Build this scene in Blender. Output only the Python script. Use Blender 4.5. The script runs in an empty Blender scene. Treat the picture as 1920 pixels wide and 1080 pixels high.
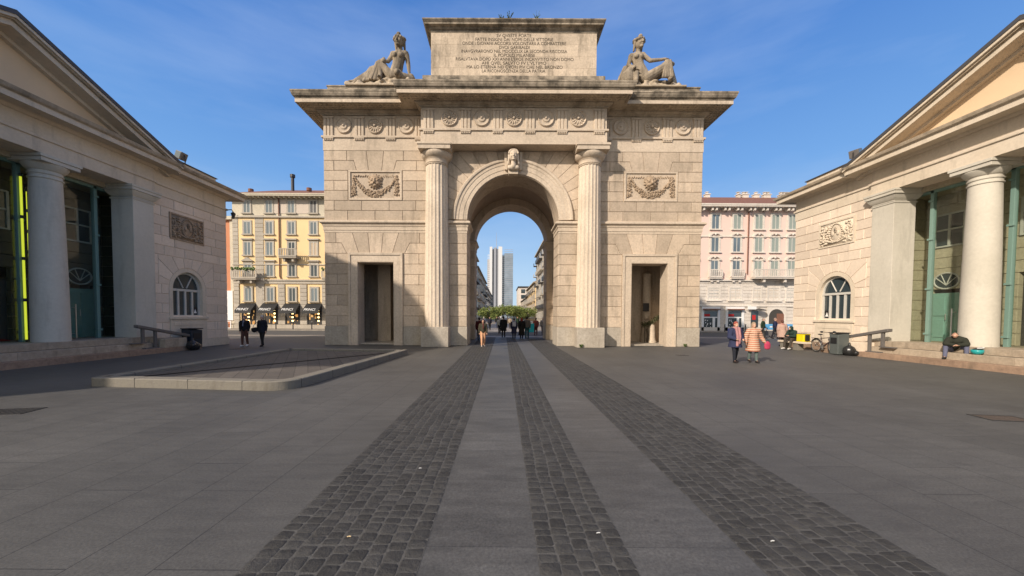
import bpy, bmesh, math, random
from mathutils import Vector, Matrix
random.seed(7)
R = math.radians; PI = math.pi
sc = bpy.context.scene
COL = sc.collection

# ---------------------------------------------------------------- camera
F_PX = 690.0; PITCH = R(1.9); ROLL = R(0.3)
cd = bpy.data.cameras.new("Camera"); cam = bpy.data.objects.new("Camera", cd); COL.objects.link(cam)
cd.sensor_width = 36; cd.lens = F_PX / 1920 * 36
cd.shift_x = 17 / 1920; cd.shift_y = (592 + F_PX * math.tan(PITCH) - 540) / 1920
cd.clip_start = 0.05; cd.clip_end = 6000
fw = Vector((0, math.cos(PITCH), -math.sin(PITCH))); r0 = Vector((1, 0, 0)); u0 = Vector((0, math.sin(PITCH), math.cos(PITCH)))
rt = r0 * math.cos(ROLL) + u0 * math.sin(ROLL); up = u0 * math.cos(ROLL) - r0 * math.sin(ROLL)
m = Matrix((rt, up, -fw)).transposed().to_4x4(); m.translation = (0, 0, 1.85)
cam.matrix_world = m
sc.camera = cam
# ---------------------------------------------------------------- sun, sky, exposure
SUN_AZ = R(45); SUN_EL = R(30)
sd = bpy.data.lights.new("Sun", 'SUN'); sd.energy = 4.0; sd.angle = R(1.3); sd.color = (1.0, 0.88, 0.75)
sun = bpy.data.objects.new("Sun", sd); COL.objects.link(sun)
trav = Vector((math.sin(SUN_AZ) * math.cos(SUN_EL), math.cos(SUN_AZ) * math.cos(SUN_EL), -math.sin(SUN_EL)))
sun.rotation_euler = trav.to_track_quat('-Z', 'Y').to_euler()
sun.location = (-30, -30, 40)
W = bpy.data.worlds.new("World"); sc.world = W; W.use_nodes = True
nt = W.node_tree; nt.nodes.clear()
wo = nt.nodes.new('ShaderNodeOutputWorld'); bg = nt.nodes.new('ShaderNodeBackground')
sky = nt.nodes.new('ShaderNodeTexSky'); sky.sky_type = 'NISHITA'; sky.sun_disc = False
sky.sun_elevation = SUN_EL; sky.sun_rotation = PI + SUN_AZ
sky.air_density = 1.0; sky.dust_density = 0.6; sky.ozone_density = 1.6; sky.altitude = 100
tc = nt.nodes.new('ShaderNodeTexCoord'); mp = nt.nodes.new('ShaderNodeMapping'); mp.inputs['Scale'].default_value = (1, 1, 4.5)
nz = nt.nodes.new('ShaderNodeTexNoise'); nz.inputs['Scale'].default_value = 1.7; nz.inputs['Detail'].default_value = 7; nz.inputs['Roughness'].default_value = 0.55
cr = nt.nodes.new('ShaderNodeValToRGB'); cr.color_ramp.elements[0].position = 0.47; cr.color_ramp.elements[1].position = 0.85
cr.color_ramp.elements[1].color = (0.30, 0.30, 0.30, 1)
mx = nt.nodes.new('ShaderNodeMixRGB'); mx.inputs['Color2'].default_value = (6.2, 7.4, 9.6, 1)
nt.links.new(tc.outputs['Generated'], mp.inputs[0]); nt.links.new(mp.outputs[0], nz.inputs[0])
nt.links.new(nz.outputs[0], cr.inputs[0]); nt.links.new(cr.outputs[0], mx.inputs['Fac'])
sx = nt.nodes.new('ShaderNodeSeparateXYZ'); nt.links.new(tc.outputs['Generated'], sx.inputs[0])
gr = nt.nodes.new('ShaderNodeValToRGB'); nt.links.new(sx.outputs['Z'], gr.inputs[0]); e = gr.color_ramp.elements
e[0].position = 0.0; e[0].color = (0.50, 0.66, 0.80, 1); e[1].position = 0.75; e[1].color = (0.050, 0.165, 0.50, 1)
for p_, c_ in ((0.12, (0.36, 0.56, 0.80, 1)), (0.32, (0.155, 0.36, 0.74, 1)), (0.52, (0.085, 0.245, 0.64, 1))):
    q_ = e.new(p_); q_.color = c_
sm = nt.nodes.new('ShaderNodeMixRGB'); sm.blend_type = 'MULTIPLY'; sm.inputs['Fac'].default_value = 1; sm.inputs['Color2'].default_value = (11.0, 11.0, 11.0, 1)
nt.links.new(gr.outputs[0], sm.inputs['Color1'])
sb = nt.nodes.new('ShaderNodeMixRGB'); sb.inputs['Fac'].default_value = 0.85; nt.links.new(sky.outputs[0], sb.inputs['Color1']); nt.links.new(sm.outputs[0], sb.inputs['Color2'])
# warm glow round the sun, added behind the camera to brighten shaded fronts
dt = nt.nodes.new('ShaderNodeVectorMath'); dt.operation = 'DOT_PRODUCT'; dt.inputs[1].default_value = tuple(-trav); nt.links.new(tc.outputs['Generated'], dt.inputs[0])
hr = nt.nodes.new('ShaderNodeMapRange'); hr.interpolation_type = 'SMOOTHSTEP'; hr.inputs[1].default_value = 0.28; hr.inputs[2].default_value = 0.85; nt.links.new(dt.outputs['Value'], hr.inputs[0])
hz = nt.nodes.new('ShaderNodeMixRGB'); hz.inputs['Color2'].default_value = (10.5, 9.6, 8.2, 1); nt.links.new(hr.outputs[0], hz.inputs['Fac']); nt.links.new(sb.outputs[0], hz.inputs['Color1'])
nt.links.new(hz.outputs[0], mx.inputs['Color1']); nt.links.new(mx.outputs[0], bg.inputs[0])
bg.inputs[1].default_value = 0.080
nt.links.new(bg.outputs[0], wo.inputs[0])
sc.view_settings.view_transform = 'Standard'; sc.view_settings.look = 'None'
sc.view_settings.exposure = 0.4; sc.view_settings.gamma = 1.0
sc.render.engine = 'CYCLES'; sc.cycles.max_bounces = 7; sc.cycles.transparent_max_bounces = 8
sc.cycles.use_denoising = True

# ---------------------------------------------------------------- materials
def _n(t, k, **kw):
    n = t.nodes.new(k)
    for a, b in kw.items(): setattr(n, a, b)
    return n
def newmat(name):
    m = bpy.data.materials.new(name); m.use_nodes = True
    return m, m.node_tree, m.node_tree.nodes['Principled BSDF']
def c4(c): return (c[0], c[1], c[2], 1)
def plain(name, col, rough=0.6, metal=0.0, spec=0.5, emit=None, es=0, var=0.12, scale=6, bump=0.0, bscale=60):
    m, t, b = newmat(name)
    b.inputs['Roughness'].default_value = rough; b.inputs['Metallic'].default_value = metal
    b.inputs['Specular IOR Level'].default_value = spec
    L = t.links
    g = _n(t, 'ShaderNodeNewGeometry'); n = _n(t, 'ShaderNodeTexNoise'); n.inputs['Scale'].default_value = scale; n.inputs['Detail'].default_value = 6
    L.new(g.outputs['Position'], n.inputs[0])
    x = _n(t, 'ShaderNodeMixRGB'); x.inputs['Color1'].default_value = c4([v * (1 - var) for v in col]); x.inputs['Color2'].default_value = c4([min(1, v * (1 + var)) for v in col])
    L.new(n.outputs[0], x.inputs['Fac']); L.new(x.outputs[0], b.inputs['Base Color'])
    if bump:
        n2 = _n(t, 'ShaderNodeTexNoise'); n2.inputs['Scale'].default_value = bscale; n2.inputs['Detail'].default_value = 4; L.new(g.outputs['Position'], n2.inputs[0])
        bp = _n(t, 'ShaderNodeBump'); bp.inputs['Strength'].default_value = bump; bp.inputs['Distance'].default_value = 0.02
        L.new(n2.outputs[0], bp.inputs['Height']); L.new(bp.outputs[0], b.inputs['Normal'])
    if emit:
        b.inputs['Emission Color'].default_value = c4(emit); b.inputs['Emission Strength'].default_value = es
    return m
def stone(name, c1, c2, island=0.14, stain=0.5, staincol=(0.09, 0.075, 0.055), big=0.45, bump=0.5, rough=0.85, scov=(0.55, 0.72), warm=0.0, fine=(0.80, 1.14), sscale=(2.2, 2.2, 0.35)):
    m, t, b = newmat(name); L = t.links
    b.inputs['Roughness'].default_value = rough; b.inputs['Specular IOR Level'].default_value = 0.25
    g = _n(t, 'ShaderNodeNewGeometry')
    n1 = _n(t, 'ShaderNodeTexNoise'); n1.inputs['Scale'].default_value = big; n1.inputs['Detail'].default_value = 9; n1.inputs['Roughness'].default_value = 0.62
    L.new(g.outputs['Position'], n1.inputs[0])
    r1 = _n(t, 'ShaderNodeMapRange'); r1.inputs[1].default_value = 0.33; r1.inputs[2].default_value = 0.67; L.new(n1.outputs[0], r1.inputs[0])
    x1 = _n(t, 'ShaderNodeMixRGB'); x1.inputs['Color1'].default_value = c4(c1); x1.inputs['Color2'].default_value = c4(c2); L.new(r1.outputs[0], x1.inputs['Fac'])
    # fine pitting
    n2 = _n(t, 'ShaderNodeTexNoise'); n2.inputs['Scale'].default_value = 9; n2.inputs['Detail'].default_value = 10; n2.inputs['Roughness'].default_value = 0.7
    L.new(g.outputs['Position'], n2.inputs[0])
    r2 = _n(t, 'ShaderNodeMapRange'); r2.inputs[1].default_value = 0.3; r2.inputs[2].default_value = 0.7; r2.inputs[3].default_value = fine[0]; r2.inputs[4].default_value = fine[1]
    L.new(n2.outputs[0], r2.inputs[0])
    x2 = _n(t, 'ShaderNodeMixRGB', blend_type='MULTIPLY'); x2.inputs['Fac'].default_value = 1; L.new(x1.outputs[0], x2.inputs['Color1']); L.new(r2.outputs[0], x2.inputs['Color2'])
    # per block tone
    r3 = _n(t, 'ShaderNodeMapRange'); r3.inputs[3].default_value = 1 - island; r3.inputs[4].default_value = 1 + island; L.new(g.outputs['Random Per Island'], r3.inputs[0])
    x3 = _n(t, 'ShaderNodeMixRGB', blend_type='MULTIPLY'); x3.inputs['Fac'].default_value = 1; L.new(x2.outputs[0], x3.inputs['Color1']); L.new(r3.outputs[0], x3.inputs['Color2'])
    # streaked stains
    mp = _n(t, 'ShaderNodeMapping'); mp.inputs['Scale'].default_value = sscale; L.new(g.outputs['Position'], mp.inputs[0])
    n4 = _n(t, 'ShaderNodeTexNoise'); n4.inputs['Scale'].default_value = 1.0; n4.inputs['Detail'].default_value = 9; n4.inputs['Roughness'].default_value = 0.65; L.new(mp.outputs[0], n4.inputs[0])
    r4 = _n(t, 'ShaderNodeMapRange'); r4.inputs[1].default_value = scov[0]; r4.inputs[2].default_value = scov[1]; r4.inputs[3].default_value = 0; r4.inputs[4].default_value = stain; L.new(n4.outputs[0], r4.inputs[0])
    x4 = _n(t, 'ShaderNodeMixRGB'); x4.inputs['Color2'].default_value = c4(staincol); L.new(r4.outputs[0], x4.inputs['Fac']); L.new(x3.outputs[0], x4.inputs['Color1'])
    L.new(x4.outputs[0], b.inputs['Base Color'])
    n5 = _n(t, 'ShaderNodeTexNoise'); n5.inputs['Scale'].default_value = 22; n5.inputs['Detail'].default_value = 8; n5.inputs['Roughness'].default_value = 0.7; L.new(g.outputs['Position'], n5.inputs[0])
    bp = _n(t, 'ShaderNodeBump'); bp.inputs['Strength'].default_value = bump; bp.inputs['Distance'].default_value = 0.03
    L.new(n5.outputs[0], bp.inputs['Height']); L.new(bp.outputs[0], b.inputs['Normal'])
    return m
def glassmat(name, tint, gloss=0.12, rough=0.02):
    m = bpy.data.materials.new(name); m.use_nodes = True; t = m.node_tree; t.nodes.clear(); L = t.links
    o = _n(t, 'ShaderNodeOutputMaterial'); tr = _n(t, 'ShaderNodeBsdfTransparent'); tr.inputs[0].default_value = c4(tint)
    gl = _n(t, 'ShaderNodeBsdfGlossy'); gl.inputs['Roughness'].default_value = rough; gl.inputs[0].default_value = (0.9, 0.95, 0.95, 1)
    fr = _n(t, 'ShaderNodeFresnel'); fr.inputs[0].default_value = 1.5
    ad = _n(t, 'ShaderNodeMath', operation='MULTIPLY_ADD'); ad.inputs[1].default_value = 1.2; ad.inputs[2].default_value = gloss; ad.use_clamp = True
    mi = _n(t, 'ShaderNodeMixShader'); L.new(fr.outputs[0], ad.inputs[0])
    gg = _n(t, 'ShaderNodeNewGeometry'); iv = _n(t, 'ShaderNodeMath', operation='SUBTRACT'); iv.inputs[0].default_value = 1; L.new(gg.outputs['Backfacing'], iv.inputs[1])
    mu = _n(t, 'ShaderNodeMath', operation='MULTIPLY'); L.new(ad.outputs[0], mu.inputs[0]); L.new(iv.outputs[0], mu.inputs[1]); L.new(mu.outputs[0], mi.inputs[0]); L.new(tr.outputs[0], mi.inputs[1]); L.new(gl.outputs[0], mi.inputs[2]); L.new(mi.outputs[0], o.inputs[0])
    return m
def ground_mat(name, c1, c2, bw, rh, mortar, mcol, rough=0.66, jit=0.12, bumps=0.25, fleck=0.0, rot=PI / 2, offx=0.0, offy=0.0, wear=1.0):
    """stone flags: rows run along Y, stones of random tone, thin dark joints"""
    m, t, b = newmat(name); L = t.links
    g = _n(t, 'ShaderNodeNewGeometry'); mp = _n(t, 'ShaderNodeMapping'); mp.inputs['Rotation'].default_value = (0, 0, rot); mp.inputs['Location'].default_value = (offx, offy, 0)
    L.new(g.outputs['Position'], mp.inputs[0])
    br = _n(t, 'ShaderNodeTexBrick'); br.offset = 0.37; br.squash = 1; br.inputs['Scale'].default_value = 1; br.inputs['Mortar Size'].default_value = mortar; br.inputs['Mortar Smooth'].default_value = 0.3
    br.inputs['Brick Width'].default_value = bw; br.inputs['Row Height'].default_value = rh; br.inputs['Bias'].default_value = 0
    br.inputs['Color1'].default_value = c4([v * (1 - jit) for v in c1]); br.inputs['Color2'].default_value = c4([v * (1 + jit) for v in c1]); br.inputs['Mortar'].default_value = c4(mcol)
    L.new(mp.outputs[0], br.inputs[0])
    n1 = _n(t, 'ShaderNodeTexNoise'); n1.inputs['Scale'].default_value = 0.35; n1.inputs['Detail'].default_value = 10; n1.inputs['Roughness'].default_value = 0.68; L.new(g.outputs['Position'], n1.inputs[0])
    r1 = _n(t, 'ShaderNodeMapRange'); r1.inputs[1].default_value = 0.3; r1.inputs[2].default_value = 0.7; r1.inputs[3].default_value = 1 - .26 * wear; r1.inputs[4].default_value = 1 + .24 * wear; L.new(n1.outputs[0], r1.inputs[0])
    x1 = _n(t, 'ShaderNodeMixRGB', blend_type='MULTIPLY'); x1.inputs['Fac'].default_value = 1; L.new(br.outputs[0], x1.inputs['Color1']); L.new(r1.outputs[0], x1.inputs['Color2'])
    ms = _n(t, 'ShaderNodeMapping'); ms.inputs['Scale'].default_value = (1.1, 5.5, 1); ms.inputs['Rotation'].default_value = (0, 0, .06); L.new(g.outputs['Position'], ms.inputs[0])
    n6 = _n(t, 'ShaderNodeTexNoise'); n6.inputs['Scale'].default_value = 1.3; n6.inputs['Detail'].default_value = 8; n6.inputs['Roughness'].default_value = 0.65; L.new(ms.outputs[0], n6.inputs[0])
    r6 = _n(t, 'ShaderNodeMapRange'); r6.inputs[1].default_value = 0.32; r6.inputs[2].default_value = 0.68; r6.inputs[3].default_value = 1 - .14 * wear; r6.inputs[4].default_value = 1 + .14 * wear; L.new(n6.outputs[0], r6.inputs[0])
    x7 = _n(t, 'ShaderNodeMixRGB', blend_type='MULTIPLY'); x7.inputs['Fac'].default_value = 1; L.new(x1.outputs[0], x7.inputs['Color1']); L.new(r6.outputs[0], x7.inputs['Color2']); x1 = x7
    n2 = _n(t, 'ShaderNodeTexNoise'); n2.inputs['Scale'].default_value = 45; n2.inputs['Detail'].default_value = 7; n2.inputs['Roughness'].default_value = 0.8; L.new(g.outputs['Position'], n2.inputs[0])
    r2 = _n(t, 'ShaderNodeMapRange'); r2.inputs[1].default_value = 0.25; r2.inputs[2].default_value = 0.75; r2.inputs[3].default_value = 0.45; r2.inputs[4].default_value = 1.55; L.new(n2.outputs[0], r2.inputs[0])
    x2 = _n(t, 'ShaderNodeMixRGB', blend_type='MULTIPLY'); x2.inputs['Fac'].default_value = 1; L.new(x1.outputs[0], x2.inputs['Color1']); L.new(r2.outputs[0], x2.inputs['Color2'])
    n3 = _n(t, 'ShaderNodeTexNoise'); n3.inputs['Scale'].default_value = 1.6; n3.inputs['Detail'].default_value = 12; n3.inputs['Roughness'].default_value = 0.75; L.new(g.outputs['Position'], n3.inputs[0])
    r3 = _n(t, 'ShaderNodeMapRange'); r3.inputs[1].default_value = 0.56; r3.inputs[2].default_value = 0.75; r3.inputs[4].default_value = 0.85; L.new(n3.outputs[0], r3.inputs[0])
    x3 = _n(t, 'ShaderNodeMixRGB'); x3.inputs['Color2'].default_value = c4(c2); L.new(r3.outputs[0], x3.inputs['Fac']); L.new(x2.outputs[0], x3.inputs['Color1'])
    vo = _n(t, 'ShaderNodeTexVoronoi'); vo.inputs['Scale'].default_value = 1.9; L.new(g.outputs['Position'], vo.inputs[0])
    rv = _n(t, 'ShaderNodeMapRange'); rv.inputs[1].default_value = 0.035; rv.inputs[2].default_value = 0.06; rv.inputs[3].default_value = 0.55; rv.inputs[4].default_value = 0; L.new(vo.outputs['Distance'], rv.inputs[0])
    x5 = _n(t, 'ShaderNodeMixRGB'); x5.inputs['Color2'].default_value = c4([v * .45 for v in c1]); L.new(rv.outputs[0], x5.inputs['Fac']); L.new(x3.outputs[0], x5.inputs['Color1'])
    L.new(x5.outputs[0], b.inputs['Base Color'])
    rr = _n(t, 'ShaderNodeMapRange'); rr.inputs[3].default_value = rough - 0.12; rr.inputs[4].default_value = rough + 0.12; L.new(n1.outputs[0], rr.inputs[0]); L.new(rr.outputs[0], b.inputs['Roughness'])
    b.inputs['Specular IOR Level'].default_value = 0.5
    ma = _n(t, 'ShaderNodeMath', operation='MULTIPLY_ADD'); ma.inputs[1].default_value = -0.6; L.new(br.outputs['Fac'], ma.inputs[0]); L.new(n2.outputs[0], ma.inputs[2])
    bp = _n(t, 'ShaderNodeBump'); bp.inputs['Strength'].default_value = bumps; bp.inputs['Distance'].default_value = 0.01; L.new(ma.outputs[0], bp.inputs['Height']); L.new(bp.outputs[0], b.inputs['Normal'])
    return m

GATE1 = (0.50, 0.375, 0.262); GATE2 = (0.40, 0.30, 0.205)
S = {}
S['gate'] = stone('gate_stone', (0.54, 0.435, 0.33), (0.42, 0.34, 0.255), island=0.14, stain=0.5, scov=(.52, .74))
S['smooth'] = stone('gate_smooth_stone', (0.59, 0.49, 0.38), (0.47, 0.385, 0.295), island=0.05, stain=0.45, scov=(0.56, 0.74))
S['plinth'] = stone('plinth_granite', (0.45, 0.40, 0.33), (0.36, 0.315, 0.255), island=0.05, stain=0.3, big=1.2, fine=(.75, 1.15))
S['dirty'] = stone('weathered_stone', (0.47, 0.385, 0.285), (0.36, 0.295, 0.215), island=0.06, stain=0.7, scov=(0.48, 0.70), big=1.1, sscale=(1.1, 1.1, .5))
S['grime'] = stone('grimy_stone', (0.42, 0.35, 0.265), (0.24, 0.20, 0.15), island=0.05, stain=0.85, scov=(0.42, 0.60), big=2.2, staincol=(0.075, 0.065, 0.05), sscale=(1.6, 1.6, 1.2))
S['attic'] = stone('attic_stone', (0.58, 0.475, 0.36), (0.46, 0.375, 0.28), island=0.09, stain=0.6, scov=(0.50, 0.70), big=.9, sscale=(1.8, 1.8, .5))
S['column'] = stone('column_marble', (0.65, 0.55, 0.435), (0.53, 0.44, 0.34), island=0, stain=0.25)
S['statue'] = stone('statue_stone', (0.36, 0.295, 0.215), (0.24, 0.195, 0.145), island=0, stain=0.9, scov=(0.45, 0.66), big=2.2)
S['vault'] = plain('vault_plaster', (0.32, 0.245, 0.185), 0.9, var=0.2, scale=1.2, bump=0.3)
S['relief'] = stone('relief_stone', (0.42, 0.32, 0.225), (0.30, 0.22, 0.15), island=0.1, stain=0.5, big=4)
S['cas'] = stone('lodge_wall_stone', (0.73, 0.61, 0.49), (0.65, 0.54, 0.425), island=0.11, stain=0.25, bump=.3, fine=(.9, 1.07))
S['cassmooth'] = stone('lodge_smooth_stone', (0.65, 0.56, 0.445), (0.56, 0.475, 0.365), island=0.04, stain=0.3, bump=.3, fine=(.9, 1.07))
S['pil'] = stone('lodge_column_stone', (0.57, 0.53, 0.45), (0.49, 0.455, 0.38), island=0.03, stain=0.25, bump=0.12, fine=(.93, 1.05))
S['tymp'] = plain('tympanum_plaster', (0.68, 0.51, 0.33), 0.9, var=0.14, scale=0.9, bump=0.2)
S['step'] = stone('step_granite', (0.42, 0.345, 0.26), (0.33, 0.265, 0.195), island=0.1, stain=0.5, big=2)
S['redgranite'] = stone('red_granite', (0.33, 0.225, 0.155), (0.25, 0.17, 0.12), island=0.08, stain=0.4, big=3)
S['kerb'] = stone('kerb_granite', (0.27, 0.245, 0.205), (0.17, 0.155, 0.125), island=0.08, stain=0.5, fine=(.6, 1.3), big=9, bump=0.8)
S['flags'] = ground_mat('granite_flags', (0.076, 0.073, 0.067), (0.045, 0.043, 0.041), 1.9, 0.63, 0.0055, (0.028, 0.027, 0.026), jit=.05, offx=0.0, offy=0.0)
S['slab'] = ground_mat('smooth_granite_slabs', (0.078, 0.076, 0.072), (0.110, 0.106, 0.10), 2.1, 4.0, 0.004, (0.04, 0.04, 0.04), rough=0.60, jit=0.10, bumps=0.15, offy=2.0, wear=1.5)
S['joint'] = plain('sett_joint_sand', (0.078, 0.075, 0.070), 0.95, var=0.5, scale=7, bump=0.5)
S['sett'] = stone('dark_setts', (0.062, 0.060, 0.057), (0.043, 0.042, 0.041), island=0.22, stain=0.35, staincol=(0.11, 0.10, 0.09), big=6, bump=0.9, rough=0.66)
S['asphalt'] = plain('asphalt', (0.07, 0.068, 0.066), 0.9, var=0.2, scale=2, bump=0.4, bscale=120)
S['pave'] = ground_mat('pale_paving', (0.24, 0.21, 0.175), (0.18, 0.155, 0.13), 1.2, 0.6, 0.006, (0.10, 0.09, 0.08))
S['bed'] = ground_mat('brown_bed_paving', (0.098, 0.084, 0.070), (0.16, 0.145, 0.13), 2.6, 0.36, 0.014, (0.055, 0.045, 0.038), rot=R(62), rough=0.85)
S['teal'] = plain('teal_steel', (0.17, 0.27, 0.23), 0.4, var=0.05)
S['steel'] = plain('brushed_steel', (0.55, 0.55, 0.53), 0.3, metal=0.9, var=0.05)
S['darkmetal'] = plain('dark_metal', (0.045, 0.042, 0.042), 0.5, metal=0.4)
S['railmetal'] = plain('weathered_rail', (0.16, 0.145, 0.135), 0.6, metal=0.3)
S['black'] = plain('black', (0.012, 0.012, 0.013), 0.6)
S['rubber'] = plain('rubber', (0.02, 0.019, 0.018), 0.8)
S['glass'] = glassmat('portico_glass', (0.90, 0.93, 0.90), gloss=0.0)
S['winglass'] = plain('window_glass', (0.035, 0.05, 0.055), 0.06, spec=0.9, var=0.3, scale=0.4)
S['winglass2'] = plain('bright_window_glass', (0.13, 0.16, 0.17), 0.08, spec=1.0, var=0.5, scale=0.3)
S['whiteframe'] = plain('white_frame', (0.52, 0.50, 0.45), 0.5)
S['cream'] = plain('cream_panel', (0.52, 0.44, 0.36), 0.7)
S['greendoor'] = plain('green_door', (0.20, 0.36, 0.31), 0.45)
S['interior'] = plain('dark_interior', (0.05, 0.045, 0.04), 0.9)
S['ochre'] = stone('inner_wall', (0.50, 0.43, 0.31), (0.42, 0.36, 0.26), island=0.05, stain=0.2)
S['innerdark'] = plain('unlit_inner_wall', (0.10, 0.085, 0.06), 0.9, var=0.2, scale=2)  # darker copy of the inner wall; portico shade is put into the colour
S['rooftile'] = plain('roof_tiles', (0.19, 0.085, 0.055), 0.85, var=0.25, scale=3, bump=0.6, bscale=25)
S['roofmetal'] = plain('roof_metal', (0.06, 0.058, 0.06), 0.5)
S['yellow'] = plain('yellow_render', (0.76, 0.56, 0.30), 0.9, var=0.09, scale=0.5)
S['orange'] = plain('orange_render', (0.55, 0.23, 0.12), 0.9, var=0.09, scale=0.5)
S['greystone'] = stone('grey_trim', (0.46, 0.41, 0.34), (0.38, 0.34, 0.28), island=0.06, stain=0.3)
S['palestucco'] = stone('pale_stucco', (0.60, 0.54, 0.42), (0.52, 0.465, 0.36), island=0.0, stain=0.2)
S['pink'] = plain('pink_render', (0.74, 0.545, 0.47), 0.9, var=0.07, scale=0.5)
S['pinktrim'] = stone('pink_trim', (0.68, 0.62, 0.55), (0.58, 0.52, 0.45), island=0.05, stain=0.3)
S['shutter'] = plain('grey_shutter', (0.10, 0.095, 0.09), 0.7)
S['greenshutter'] = plain('green_shutter', (0.26, 0.30, 0.27), 0.7)
S['blind'] = plain('beige_blind', (0.48, 0.38, 0.27), 0.8)
S['leaf'] = plain('foliage', (0.095, 0.14, 0.035), 0.7, var=0.6, scale=1.5)
S['leaf2'] = plain('foliage_light', (0.22, 0.25, 0.06), 0.7, var=0.5, scale=1.5)
S['bark'] = plain('bark', (0.09, 0.07, 0.05), 0.9, bump=0.8)
S['skin'] = plain('skin', (0.50, 0.29, 0.20), 0.55, var=0.06)
S['ink'] = plain('engraved_lettering', (0.05, 0.038, 0.027), 0.9, var=0.2)
S['white'] = plain('white_paint', (0.75, 0.74, 0.72), 0.5)
S['shop'] = plain('lit_shop_interior', (0.35, 0.2, 0.08), 0.8, emit=(1.0, 0.55, 0.18), es=0.35, var=0.6, scale=2.5)
S['lampwarm'] = plain('shop_lamp', (1, .8, .4), 0.5, emit=(1.0, 0.72, 0.30), es=4)
S['neon'] = plain('neon_tube', (0.7, 0.8, 0.1), 0.4, emit=(0.64, 0.70, 0.03), es=0.62, var=0)
S['flags'].name
_cm = {}
def cloth(col, rough=0.85):
    k = tuple(round(v, 3) for v in col)
    if k not in _cm: _cm[k] = plain('cloth_%d' % len(_cm), col, rough, var=0.22, scale=14, spec=0.2, bump=0.4, bscale=45)
    return _cm[k]

# ---------------------------------------------------------------- object helpers
WC = set()          # empties whose children are modelled in world coordinates
def tag(o, label=None, cat=None, group=None, kind=None):
    if label: o['label'] = label
    if cat: o['category'] = cat
    if group: o['group'] = group
    if kind: o['kind'] = kind
    return o
def thing(name, label, cat, loc=(0, 0, 0), rz=0, group=None, wc=False):
    o = bpy.data.objects.new(name, None); o.empty_display_size = 0.2; COL.objects.link(o)
    o.location = loc; o.rotation_euler = (0, 0, rz)
    tag(o, label, cat, group)
    if wc: WC.add(o.name)
    return o
def link(name, me, parent=None):
    o = bpy.data.objects.new(name, me); COL.objects.link(o)
    if parent:
        o.parent = parent
        if parent.name in WC: o.location = -parent.location
    return o
def kids(o): return [c for c in bpy.data.objects if c.parent == o]
def dup(o, parent=None, loc=None, rz=None):
    c = o.copy(); COL.objects.link(c); c.parent = parent
    if loc is not None: c.location = loc
    if rz is not None: c.rotation_euler = (0, 0, rz)
    for k in list(o.children): dup(k, c)
    return c

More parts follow.
